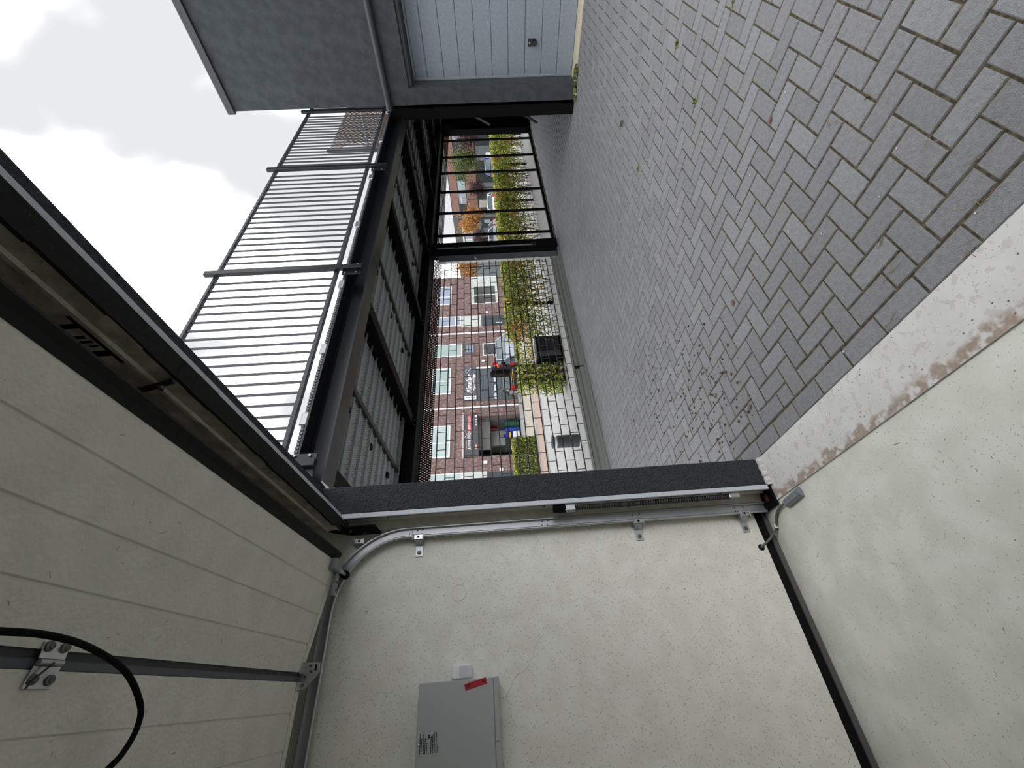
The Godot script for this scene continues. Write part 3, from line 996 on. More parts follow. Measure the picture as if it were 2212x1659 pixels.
# ---------------------------------------------------------------- two-storey houses at the end of the parking street (front at z = -57.8)
func house_row() -> void:
	var zf := -57.8
	var t := thing("slatted_house", "two-storey house row clad in reddish slats beyond the parked cars", "house", Vector3(-27, 0, zf))
	var o := -t.position
	pbox(t, "wall", Vector3(-34.0, 0, zf - 8) + o, Vector3(-12.0, 6.55, zf) + o, mats.house_dark)
	for bnd in [[5.55, 6.62, 8], [2.75, 4.28, 11]]:
		for k in bnd[2]:
			var h: float = (bnd[1] - bnd[0]) / bnd[2]
			var y: float = bnd[0] + k * h
			pbox(t, "slat", Vector3(-34.0, y + h * 0.14, zf) + o, Vector3(-12.0, y + h * 0.86, zf + 0.09) + o, mats.slat_red, 0.015)
		pbox(t, "slat_board", Vector3(-34.0, bnd[0], zf) + o, Vector3(-12.0, bnd[1], zf + 0.03) + o, mats.slat_red)
	pbox(t, "roof_edge", Vector3(-34.1, 6.62, zf - 8) + o, Vector3(-12.0, 6.7, zf + 0.12) + o, mats.cap_dark)
	var panes := [[-30.18, -28.75, "pane_green"], [-32.22, -30.61, "pane_blue"], [-26.9, -25.6, "pane_blue"], [-23.6, -22.0, "pane_blue"], [-21.5, -19.5, "pane_blue"]]
	for p in panes:
		var wn := pbox(t, "window", Vector3(p[0], 4.36, zf - 0.02) + o, Vector3(p[1], 5.5, zf + 0.04) + o, mats.house_grey, 0.01)
		part(wn, "pane", box_mesh(Vector3(p[1] - p[0] - 0.12, 1.02, 0.02)), mats[p[2]], Vector3(0, 0, 0.03))
	for p in [[-32.9, -31.7, "garage_beige"], [-30.2, -29.2, "house_grey"], [-26.2, -24.3, "house_grey"], [-22.5, -20.8, "garage_beige"]]:
		var dr := pbox(t, "ground_door", Vector3(p[0], 0.0, zf) + o, Vector3(p[1], 2.6, zf + 0.05) + o, mats[p[2]], 0.01)
		part(dr, "panel", box_mesh(Vector3((p[1] - p[0]) * 0.7, 1.2, 0.03), 0.01), mats[p[2]], Vector3(0, 0.4, 0.03))
	pbox(t, "name_board", Vector3(-23.6, 2.9, zf + 0.1) + o, Vector3(-22.3, 3.2, zf + 0.2) + o, mats.garage_beige, 0.01)
	# lower house beside it
	var u := thing("grey_house", "grey house with a brown roof band and white windows left of the slatted house", "house", Vector3(-38, 0, zf))
	var q := -u.position
	pbox(u, "wall", Vector3(-48.0, 0, zf - 8) + q, Vector3(-34.1, 5.6, zf - 0.1) + q, mats.house_grey)
	pbox(u, "roof_band", Vector3(-48.0, 5.6, zf - 8) + q, Vector3(-34.1, 6.7, zf + 0.1) + q, mats.fascia_brown, 0.02)
	var wn2 := pbox(u, "window_band", Vector3(-44.0, 3.87, zf - 0.1) + q, Vector3(-36.1, 5.6, zf) + q, mats.frame_white, 0.02)
	for k in 4:
		part(wn2, "pane", box_mesh(Vector3(1.6, 1.3, 0.03)), mats["pane_blue" if k % 2 == 0 else "pane_green"], Vector3(2.8 - k * 1.9, -0.05, 0.06))
	pbox(wn2, "rail", Vector3(-3.9, 0.45, 0.06), Vector3(3.9, 0.55, 0.1), mats.black_steel)
	var hd := pbox(u, "ground_door", Vector3(-36.3, 0, zf - 0.1) + q, Vector3(-34.6, 2.5, zf) + q, mats.house_dark, 0.02)
	part(hd, "pane", box_mesh(Vector3(0.5, 0.9, 0.03)), mats.pane_blue, Vector3(0.3, 0.3, 0.06))
	# far low blocks closing the street behind the hedge
	var fb := thing("far_block", "pale row of low buildings far behind the hedge", "building", Vector3(-52, 0, -40))
	pbox(fb, "wall", Vector3(-6, 0, -14), Vector3(-1, 4.2, 5), mats.house_grey)
	pbox(fb, "roof_band", Vector3(-6.1, 4.2, -14.1), Vector3(-0.9, 4.5, 5.1), mats.cap_dark)


# ---------------------------------------------------------------- steel gallery over the gate
const DECK_NEAR := -2.76
const DECK_FAR := -5.25


func canopy() -> void:
	var t := thing("steel_gallery", "black steel gallery deck carried on beams above the gate", "gallery", Vector3(-4.0, 2.83, -8.0))
	var o := -t.position
	var z0 := -15.2
	var z1 := -1.30
	# channel open towards the yard
	var prof := [Vector2(-2.76, 2.84), Vector2(-2.94, 2.83), Vector2(-2.94, 3.085), Vector2(-2.76, 3.075), Vector2(-2.76, 3.06), Vector2(-2.905, 3.055), Vector2(-2.925, 3.04), Vector2(-2.925, 2.875), Vector2(-2.905, 2.86), Vector2(-2.76, 2.852)]
	part(t, "edge_beam", prism_mesh(prof, along_z(z0).translated(o), z1 - z0), mats.black_steel)
	# far edge beam
	var far := [Vector2(-5.25, 2.79), Vector2(-5.55, 2.79), Vector2(-5.55, 2.81), Vector2(-5.41, 2.815), Vector2(-5.41, 3.0), Vector2(-5.55, 3.005), Vector2(-5.55, 3.02), Vector2(-5.25, 3.02), Vector2(-5.25, 3.005), Vector2(-5.39, 3.0), Vector2(-5.39, 2.815), Vector2(-5.25, 2.81)]
	part(t, "far_beam", prism_mesh(far, along_z(z0).translated(o), z1 - z0), mats.black_steel_matt)
	# cross beams: I sections along x
	for z in [-1.42, -3.36, -5.5, -7.72, -9.85, -12.0, -14.2]:
		var st := new_st()
		add_box(st, Vector3(-5.41, 2.84, z - 0.07) + o, Vector3(-2.93, 2.853, z + 0.07) + o)
		add_box(st, Vector3(-5.41, 2.853, z - 0.005) + o, Vector3(-2.93, 2.985, z + 0.005) + o)
		add_box(st, Vector3(-5.41, 2.985, z - 0.07) + o, Vector3(-2.93, 2.998, z + 0.07) + o)
		var cb := part(t, "cross_beam", st.commit(), mats.black_steel_matt)
		# bolted end plate
		var pl := pbox(cb, "end_plate", Vector3(-5.39, 2.83, z - 0.1) + o, Vector3(-5.372, 3.0, z + 0.1) + o, mats.black_steel_matt)
		for k in 2:
			part(cb, "bolt", cyl_mesh(0.02, 0.012, 0.012, 6), mats.steel_bolt, Vector3(-5.3, 2.838, z - 0.04 + 0.08 * k) + o, Basis(Vector3.RIGHT, PI))
	# gusset at the near end
	part(t, "gusset", prism_mesh([Vector2(-2.95, 2.84), Vector2(-3.3, 2.84), Vector2(-2.95, 3.0)], along_z(-1.36).translated(o), 0.012), mats.flange_grey)
	# joists half way between the cross beams
	for z in [-2.5, -4.58, -6.75, -8.9, -11.0, -13.1]:
		var st := new_st()
		add_box(st, Vector3(-5.15, 2.955, z - 0.03) + o, Vector3(-2.94, 2.998, z + 0.03) + o, 0.005)
		part(t, "joist", st.commit(), mats.flange_grey)
		for k in 3:
			pbox(t, "deck_clip", Vector3(-3.3 - k * 0.75, 2.97, z + 0.2) + o, Vector3(-3.24 - k * 0.75, 2.998, z + 0.26) + o, mats.black_steel_matt)
	# punched planks along the deck
	var n := 11
	var pw := (5.2 - 2.95) / n
	var plank := plank_mesh(pw - 0.006, 13.7)
	for i in n:
		part(t, "deck_plank", plank, mats.deck_plank, Vector3(-2.95 - (i + 0.5) * pw, 3.0, -8.3) + o)
	# slotted galvanised rail beside the far beam
	var rail := new_st()
	add_box(rail, Vector3(-5.20, 2.975, z0) + o, Vector3(-5.13, 2.997, z1) + o)
	add_box(rail, Vector3(-5.20, 2.955, z0) + o, Vector3(-5.195, 2.98, z1) + o)
	add_box(rail, Vector3(-5.135, 2.955, z0) + o, Vector3(-5.13, 2.98, z1) + o)
	part(t, "slotted_rail", rail.commit(), mats.galv_dull)
	# serrated grating edge over the channel
	var gr := new_st()
	add_box(gr, Vector3(-2.80, 3.086, z0) + o, Vector3(-2.785, 3.115, z1) + o)
	var zt := z1
	while zt > -9.0:
		add_box(gr, Vector3(-2.785, 3.088, zt - 0.016) + o, Vector3(-2.77, 3.112, zt) + o)
		zt -= 0.032
	part(t, "grating_edge", gr.commit(), mats.galv_dull)
	for z in [-1.85, -2.6, -3.5, -4.6, -5.75, -6.9]:
		pbox(t, "grating_clip", Vector3(-2.79, 3.07, z - 0.06) + o, Vector3(-2.755, 3.13, z + 0.06) + o, mats.galv, 0.006)
	# punched fascia hanging below the far beam: a lattice of flat strips
	var fa := new_st()
	var step := 0.042
	var ya := 2.62
	var yb := 2.80
	var count := int((z1 - z0 - 0.3) / step)
	for k in range(-4, count):
		for s in [1.0, -1.0]:
			var za := z1 - k * step
			var p := Vector3(-5.70, ya if s > 0 else yb, za) + o
			var d := Vector3(0, (yb - ya) * s, -(yb - ya) * 0.62)
			strip(fa, p, p + d, 0.017, 0.004)
	stuff(part(t, "punched_fascia", fa.commit(), mats.black_steel_matt))
	pbox(t, "fascia_rail", Vector3(-5.72, 2.80, z0) + o, Vector3(-5.64, 2.83, z1) + o, mats.black_steel_matt)
	# column at the corner of the garage row and one at the far end
	for c in [Vector2(-2.715, -7.79), Vector2(-2.75, -15.0), Vector2(-5.4, -15.0)]:
		var st := new_st()
		add_box(st, Vector3(c.x - 0.085, 0, c.y + 0.065) + o, Vector3(c.x + 0.085, 3.0, c.y + 0.075) + o)
		add_box(st, Vector3(c.x - 0.085, 0, c.y - 0.075) + o, Vector3(c.x + 0.085, 3.0, c.y - 0.065) + o)
		add_box(st, Vector3(c.x - 0.004, 0, c.y - 0.065) + o, Vector3(c.x + 0.004, 3.0, c.y + 0.065) + o)
		part(t, "column", st.commit(), mats.black_steel_matt)


func strip(st: SurfaceTool, a: Vector3, b: Vector3, w: float, d: float) -> void:
	# a flat bar between two points of a plane of even x
	var dir := (b - a).normalized()
	var side := dir.cross(Vector3.RIGHT).normalized() * w * 0.5
	var back := Vector3.RIGHT * d * 0.5
	var m := (a + b) * 0.5
	quad(st, a + side + back, b + side + back, b - side + back, a - side + back, m)
	quad(st, a + side - back, b + side - back, b - side - back, a - side - back, m)
	quad(st, a + side + back, b + side + back, b + side - back, a + side - back, m)
	quad(st, a - side + back, b - side + back, b - side - back, a - side - back, m)


func plank_mesh(w: float, length: float) -> ArrayMesh:
	# a shallow tray; its underside carries the rows of holes
	var st := new_st()
	var h := length * 0.5
	var rows := length / w
	var v := [Vector3(-w / 2, 0, -h), Vector3(w / 2, 0, -h), Vector3(w / 2, 0, h), Vector3(-w / 2, 0, h)]
	var uv := [Vector2(0, 0), Vector2(1, 0), Vector2(1, rows), Vector2(0, rows)]
	for side in [0, 1]:
		var up := Vector3(0, 0.02 * side, 0)
		var nn := Vector3(0, -1.0 if side == 0 else 1.0, 0)
		var order := [0, 1, 2, 0, 2, 3]
		if (v[1] - v[0]).cross(v[2] - v[0]).dot(nn) > 0.0:
			order = [0, 2, 1, 0, 3, 2]
		for i in order:
			st.set_normal(nn)
			st.set_uv(uv[i])
			st.add_vertex(v[i] + up)
	for s in [-1.0, 1.0]:
		# folded lip below each edge
		st.set_uv(Vector2(0.01, 0.01))
		var a: float = s * w / 2
		var b: float = s * (w / 2 - 0.012)
		quad(st, Vector3(a, 0, -h), Vector3(a, 0, h), Vector3(a, -0.022, h), Vector3(a, -0.022, -h), Vector3.ZERO)
		quad(st, Vector3(a, -0.022, -h), Vector3(a, -0.022, h), Vector3(b, -0.022, h), Vector3(b, -0.022, -h), Vector3(a, 0.5, 0))
		quad(st, Vector3(b, 0, -h), Vector3(b, 0, h), Vector3(b, -0.022, h), Vector3(b, -0.022, -h), Vector3(a, 0, 0))
	return st.commit()


func balustrade() -> void:
	var t := thing("balustrade", "dark steel balustrade of thin upright bars on the gallery edge", "railing", Vector3(-2.74, 2.9, -8.0))
	var o := -t.position
	var x := -2.74
	pbox(t, "top_rail", Vector3(x - 0.02, 4.40, -15.2) + o, Vector3(x + 0.02, 4.435, -1.3) + o, mats.pipe_dark, 0.004)
	pbox(t, "bottom_rail", Vector3(x - 0.02, 3.15, -15.2) + o, Vector3(x + 0.02, 3.19, -1.3) + o, mats.pipe_dark, 0.004)
	var zs := [-1.42, -3.68, -5.92, -7.9, -10.2, -12.5, -14.9]
	var post := box_mesh(Vector3(0.045, 1.62, 0.06), 0.004)
	for z in zs:
		var p := part(t, "post", post, mats.black_steel, Vector3(x + 0.045, 3.70, z) + o)
		var pl := pbox(p, "foot_plate", Vector3(-0.03, -0.8, -0.09), Vector3(-0.018, -0.6, 0.09), mats.black_steel, 0.003)
		for q in [[-0.07, -0.75], [0.07, -0.75], [-0.07, -0.64], [0.07, -0.64]]:
			part(p, "bolt", cyl_mesh(0.015, 0.012, 0.009, 8), mats.zinc_bright, Vector3(-0.018, q[1], q[0]), Basis(Vector3(0, 0, 1), -PI / 2))
	var bar := box_mesh(Vector3(0.016, 1.22, 0.016))
	var z := -1.42
	for k in zs.size() - 1:
		var a: float = zs[k]
		var b: float = zs[k + 1]
		for i in range(1, 20):
			part(t, "bar", bar, mats.pipe_dark, Vector3(x, 3.795, lerpf(a, b, i / 20.0)) + o)


# ---------------------------------------------------------------- gate and fence in the plane x = -5.6
func mesh_gate() -> void:
	var x := -5.6
	var t := thing("mesh_gate", "grey framed gate of close horizontal bars under the gallery", "gate", Vector3(x, 0, -4.2))
	var o := -t.position
	var za := -7.62
	var zb := -0.9
	var bar := box_mesh(Vector3(0.012, 0.017, za - zb if za > zb else zb - za), 0.003)
	var y := 2.53
	var ys := []
	for k in 18:
		ys.append(y - k * 0.1385)
	for yy in ys:
		part(t, "bar", bar, mats.wire_dark, Vector3(x, yy, (za + zb) * 0.5) + o)
	# thin upright links, staggered from row to row
	var st := new_st()
	for k in ys.size() - 1:
		var z := za + 0.1 + (0.155 if k % 2 == 0 else 0.0)
		while z < zb:
			add_box(st, Vector3(x - 0.004, ys[k + 1], z - 0.004) + o, Vector3(x + 0.004, ys[k], z + 0.004) + o)
			z += 0.31
	stuff(part(t, "links", st.commit(), mats.wire_dark))
	pbox(t, "stile", Vector3(x - 0.03, 0.03, -7.86) + o, Vector3(x + 0.03, 2.68, -7.645) + o, mats.stile_grey, 0.006)
	pbox(t, "stile_edge", Vector3(x - 0.02, 0.03, -7.645) + o, Vector3(x + 0.035, 2.68, -7.625) + o, mats.alu, 0.003)
	pbox(t, "top_rail", Vector3(x - 0.03, 2.80, -7.86) + o, Vector3(x + 0.03, 2.85, zb) + o, mats.black_steel, 0.005)
	# bottom rail: two light flanges with a channel between them
	var prof := [Vector2(0.03, 0.03), Vector2(-0.03, 0.03), Vector2(-0.03, 0.22), Vector2(0.045, 0.22), Vector2(0.045, 0.185), Vector2(0.0, 0.175), Vector2(0.0, 0.105), Vector2(0.06, 0.09), Vector2(0.06, 0.03)]
	part(t, "bottom_rail", prism_mesh(prof, along_z(za).translated(Vector3(x, 0, 0) + o), zb - za), mats.alu_dull)
	pbox(t, "sill_rail", Vector3(x + 0.05, 0.0, -7.86) + o, Vector3(x + 0.14, 0.03, zb) + o, mats.alu_dull, 0.004)
	pbox(t, "rail_joint", Vector3(x - 0.0, 0.03, -4.47) + o, Vector3(x + 0.066, 0.18, -4.45) + o, mats.hole_dark)
	# posts stay when the gate moves
	var p := thing("gate_post", "black steel gate post with a pale rod between gate and fence", "post", Vector3(x, 0, -8.06))
	pbox(p, "post", Vector3(-0.09, 0, -0.19), Vector3(0.09, 2.8, 0.19), mats.black_steel_matt, 0.006)
	part(p, "rod", tube_mesh([Vector3(0.11, 0.55, 0.05), Vector3(0.11, 2.7, 0.05)], 0.022, 10), mats.stile_grey)
	pbox(p, "rod_holder", Vector3(0.09, 2.22, 0.0), Vector3(0.15, 2.34, 0.11), mats.black_steel, 0.005)
	pbox(p, "rod_foot", Vector3(0.09, 0.48, 0.0), Vector3(0.15, 0.58, 0.1), mats.black_steel, 0.005)
	part(t, "stop", box_mesh(Vector3(0.02, 0.05, 0.03), 0.004), mats.zinc_bright, Vector3(x + 0.04, 1.86, -7.70) + o)


func bar_fence() -> void:
	var x := -5.6
	var t := thing("bar_fence", "black fence of widely spaced upright bars beside the gate", "fence", Vector3(x, 0, -11.3))
	var o := -t.position
	pbox(t, "bottom_rail", Vector3(x - 0.04, 0.02, -14.4) + o, Vector3(x + 0.04, 0.085, -8.25) + o, mats.black_steel_matt, 0.005)
	pbox(t, "top_rail", Vector3(x - 0.04, 2.74, -14.4) + o, Vector3(x + 0.04, 2.84, -8.25) + o, mats.black_steel_matt, 0.005)
	var bar := box_mesh(Vector3(0.05, 2.7, 0.05), 0.004)
	for z in [-8.66, -9.63, -10.65, -11.67, -12.62, -13.72]:
		part(t, "bar", bar, mats.black_steel_matt, Vector3(x, 1.42, z) + o)
	pbox(t, "end_post", Vector3(x - 0.1, 0, -14.95) + o, Vector3(x + 0.1, 2.84, -14.3) + o, mats.black_steel_matt, 0.01)


func alley_end() -> void:
	# dark steel cabinets in the passage beside the garage row
	sbox("wall_passage", Vector3(-5.7, 0.0, -15.3), Vector3(-2.6, 2.83, -15.1), mats.black_steel_matt, "black boarded end wall of the passage")
	var c := thing("meter_cabinet", "black cabinet with two grey stays beside the corner column", "cabinet", Vector3(-3.45, 0, -11.0))
	pbox(c, "body", Vector3(-0.42, 0.12, -1.2), Vector3(0.6, 2.5, 0.3), mats.black_steel_matt, 0.01)
	pbox(c, "door", Vector3(-0.36, 0.2, 0.3), Vector3(0.2, 2.4, 0.33), mats.black_steel, 0.008)
	part(c, "stay", box_mesh(Vector3(0.05, 0.9, 0.03), 0.004), mats.stile_grey, Vector3(-0.3, 1.75, 0.5), Basis(Vector3(0, 0, 1), -0.5))
	part(c, "stay", box_mesh(Vector3(0.05, 0.9, 0.03), 0.004), mats.gap_dark, Vector3(-0.3, 0.65, 0.5), Basis(Vector3(0, 0, 1), -0.5))
	for k in 2:
		pbox(c, "plinth", Vector3(-0.4 + k * 0.7, 0, -1.1), Vector3(-0.2 + k * 0.7, 0.12, 0.2), mats.black_steel_matt)
	part(c, "knob", cyl_mesh(0.05, 0.02, 0.02, 8), mats.zinc_bright, Vector3(-0.1, 0.42, 0.33), Basis(Vector3.RIGHT, PI / 2))
	# steps with a punched screen up on the gallery
	var s := thing("stair_screen", "brown punched stair screen with black rails standing on the gallery", "stair", Vector3(-5.6, 3.02, -13.4))
	var st := new_st()
	for k in 34:
		for q in [1.0, -1.0]:
			var a := Vector3(0, 1.75 if q > 0 else 3.15, -k * 0.1)
			strip(st, a, a + Vector3(0, 1.4 * q, -0.9), 0.045, 0.006)
	stuff(part(s, "punched_sheet", st.commit(), mats.brown_screen))
	pbox(s, "post", Vector3(-0.05, 0, 0.0), Vector3(0.05, 3.2, 0.1), mats.black_steel, 0.005)
	pbox(s, "post", Vector3(-0.05, 0, -3.4), Vector3(0.05, 3.2, -3.3), mats.black_steel, 0.005)
	pbox(s, "panel", Vector3(-0.2, 0.9, -3.4), Vector3(-0.17, 1.9, -0.2), mats.inside_grey, 0.005)
	pbox(s, "panel", Vector3(-0.2, 0.0, -3.4), Vector3(-0.17, 0.9, 0.0), mats.cap_dark, 0.005)
	part(s, "handrail", tube_mesh([Vector3(0.3, 1.85, 0.45), Vector3(0.3, 2.75, -3.4)], 0.035, 8), mats.black_steel)
	part(s, "handrail", tube_mesh([Vector3(0.3, 1.45, -0.3), Vector3(0.3, 1.3, -3.4)], 0.03, 8), mats.black_steel)
	part(s, "lamp_globe", lathe_mesh([Vector2(0, 0), Vector2(0.09, 0.03), Vector2(0.13, 0.13), Vector2(0.09, 0.23), Vector2(0, 0.26)], 14), mats.sign_white, Vector3(0.1, 1.5, -2.6))


# ---------------------------------------------------------------- the sectional door, run up under the ceiling
func section_outline(p0: Vector2, p1: Vector2, grooves: Array) -> Array:
	# outline in (z, y): ribbed underside, plain top
	var d := (p1 - p0).normalized()
	var up := Vector2(-d.y, d.x)
	var out := [p0]
	for g in grooves:
		var p: Vector2 = p0 + d * (g - p0.x) / d.x
		out.append(p - d * 0.006)
		out.append(p - d * 0.002 + up * 0.005)
		out.append(p + d * 0.002 + up * 0.005)
		out.append(p + d * 0.006)
	out.append(p1)
	out.append(p1 + up * 0.042)
	out.append(p0 + up * 0.042)
	return out


func sectional_door() -> void:
	var t := thing("sectional_door", "cream sectional garage door run up overhead on its tracks", "garage door", Vector3(-0.9, 2.5, 0.0))
	var o := -t.position
	var secs := [[Vector2(-0.600, 2.428), Vector2(-0.136, 2.5), [-0.481, -0.357, -0.238]], [Vector2(-0.101, 2.5), Vector2(0.42, 2.5), [0.009, 0.129, 0.25, 0.37]], [Vector2(0.45, 2.5), Vector2(0.97, 2.5), [0.57, 0.69, 0.81]], [Vector2(1.0, 2.5), Vector2(1.55, 2.5), [1.12, 1.24, 1.36]]]
	for s in secs:
		var p0: Vector2 = s[0]
		var p1: Vector2 = s[1]
		var sec := part(t, "door_section", prism_mesh(section_outline(p0, p1, s[2]), along_x(-2.205).translated(o), 2.65), mats.door_sheet)
		# steel edge strip with a fine joint
		var d := (p1 - p0).normalized()
		var up := Vector2(-d.y, d.x)
		part(sec, "edge_strip", prism_mesh([p0 - up * 0.001, p1 - up * 0.001, p1 + up * 0.043, p0 + up * 0.043], along_x(-2.245).translated(o), 0.0375), mats.door_sheet)
	# joints between the sections
	for z in [-0.1185, 0.435, 0.985]:
		pbox(t, "joint_cover", Vector3(-2.24, 2.506, z - 0.02) + o, Vector3(0.44, 2.52, z + 0.0) + o, mats.gap_dark)
		pbox(t, "joint_cover", Vector3(-2.24, 2.502, z - 0.002) + o, Vector3(0.44, 2.52, z + 0.018) + o, mats.gap_grey, 0.003)
	# rubber seal on the bottom edge
	part(t, "bottom_seal", prism_mesh([Vector2(-0.598, 2.426), Vector2(-0.598, 2.47), Vector2(-0.635, 2.475), Vector2(-0.655, 2.455), Vector2(-0.658, 2.43), Vector2(-0.64, 2.414), Vector2(-0.62, 2.424)], along_x(-2.25).translated(o), 2.69), mats.rubber_dusty)
	# middle hinge
	var h := part(t, "hinge", cyl_mesh(0.052, 0.0055, 0.0055, 10), mats.galv, Vector3(-0.972, 2.487, -0.1135) + o, Basis(Vector3(0, 0, 1), PI / 2))
	h.set_meta("label", "zinc plated hinge with four screws")
	var hb := h.transform.affine_inverse()
	for q in [[-0.15, -0.119], [-0.108, -0.07]]:
		var pl := box_mesh(Vector3(0.06, 0.003, q[1] - q[0]), 0.001)
		var leaf := part(h, "hinge_leaf", pl, mats.zinc_bright)
		leaf.transform = hb * Transform3D(Basis(Vector3.RIGHT, 0.12 if q[0] < -0.12 else -0.06), Vector3(-1.002, 2.4945, (q[0] + q[1]) * 0.5) + o)
		for k in 2:
			var sc := part(h, "screw", lathe_mesh([Vector2(0.0095, 0.0), Vector2(0.0095, 0.003), Vector2(0.006, 0.0045), Vector2(0.0055, 0.008), Vector2(0.003, 0.009), Vector2(0, 0.007)], 12), mats.steel_bolt)
			sc.transform = hb * Transform3D(Basis(Vector3.RIGHT, PI), Vector3(-0.984 - k * 0.036, 2.493, (q[0] + q[1]) * 0.5 + (-0.006 if q[0] < -0.12 else 0.004)) + o)
	var wire := part(h, "spring_wire", tube_mesh([Vector3(-1.0, 2.482, -0.113) + o, Vector3(-0.99, 2.484, -0.1) + o, Vector3(-0.978, 2.486, -0.085) + o, Vector3(-0.972, 2.487, -0.07) + o], 0.002, 6), mats.black_steel)
	wire.transform = hb
	# side hinge with its roller arm
	var e := part(t, "roller_hinge", prism_mesh([Vector2(-0.175, 2.505), Vector2(-0.17, 2.43), Vector2(-0.135, 2.425), Vector2(-0.10, 2.455), Vector2(-0.075, 2.48), Vector2(-0.072, 2.505)], along_x(-2.252).translated(o), 0.004), mats.galv)
	pbox(e, "mounting_plate", Vector3(-2.25, 2.493, -0.175) + o, Vector3(-2.205, 2.498, -0.13) + o, mats.galv, 0.001)
	pbox(e, "mounting_plate", Vector3(-2.25, 2.493, -0.1) + o, Vector3(-2.205, 2.498, -0.072) + o, mats.galv, 0.001)
	for q in [[2.47, -0.16], [2.463, -0.138], [2.485, -0.12], [2.49, -0.09]]:
		part(e, "bolt", cyl_mesh(0.008, 0.006, 0.005, 8), mats.steel_bolt, Vector3(-2.248, q[0], q[1]) + o, Basis(Vector3(0, 0, 1), -PI / 2))
	pbox(e, "slot", Vector3(-2.2485, 2.44, -0.165) + o, Vector3(-2.2475, 2.45, -0.14) + o, mats.hole_dark)
	part(e, "roller", cyl_mesh(0.12, 0.006, 0.006, 8), mats.galv, Vector3(-2.25, 2.49, -0.12) + o, Basis(Vector3(0, 0, 1), PI / 2))
	# bottom corner fitting and its roller
	var c := pbox(t, "corner_fitting", Vector3(-2.225, 2.395, -0.6) + o, Vector3(-2.155, 2.435, -0.545) + o, mats.plastic_grey, 0.005)
	part(c, "roller_stem", tube_mesh([Vector3(-0.03, 0.0, 0.01), Vector3(-0.165, 0.006, 0.01)], 0.009, 10), mats.galv)
	part(c, "roller", cyl_mesh(0.022, 0.022, 0.022, 16), mats.rubber, Vector3(-0.155, 0.006, 0.01), Basis(Vector3(0, 0, 1), PI / 2))
	pbox(c, "strap", Vector3(-0.06, -0.005, 0.02), Vector3(-0.03, 0.012, 0.13), mats.galv_dull, 0.002)
	for k in 3:
		part(c, "bolt", cyl_mesh(0.008, 0.007, 0.005, 8), mats.steel_bolt, Vector3(-0.045, -0.004, 0.035 + k * 0.035), Basis(Vector3.RIGHT, PI))


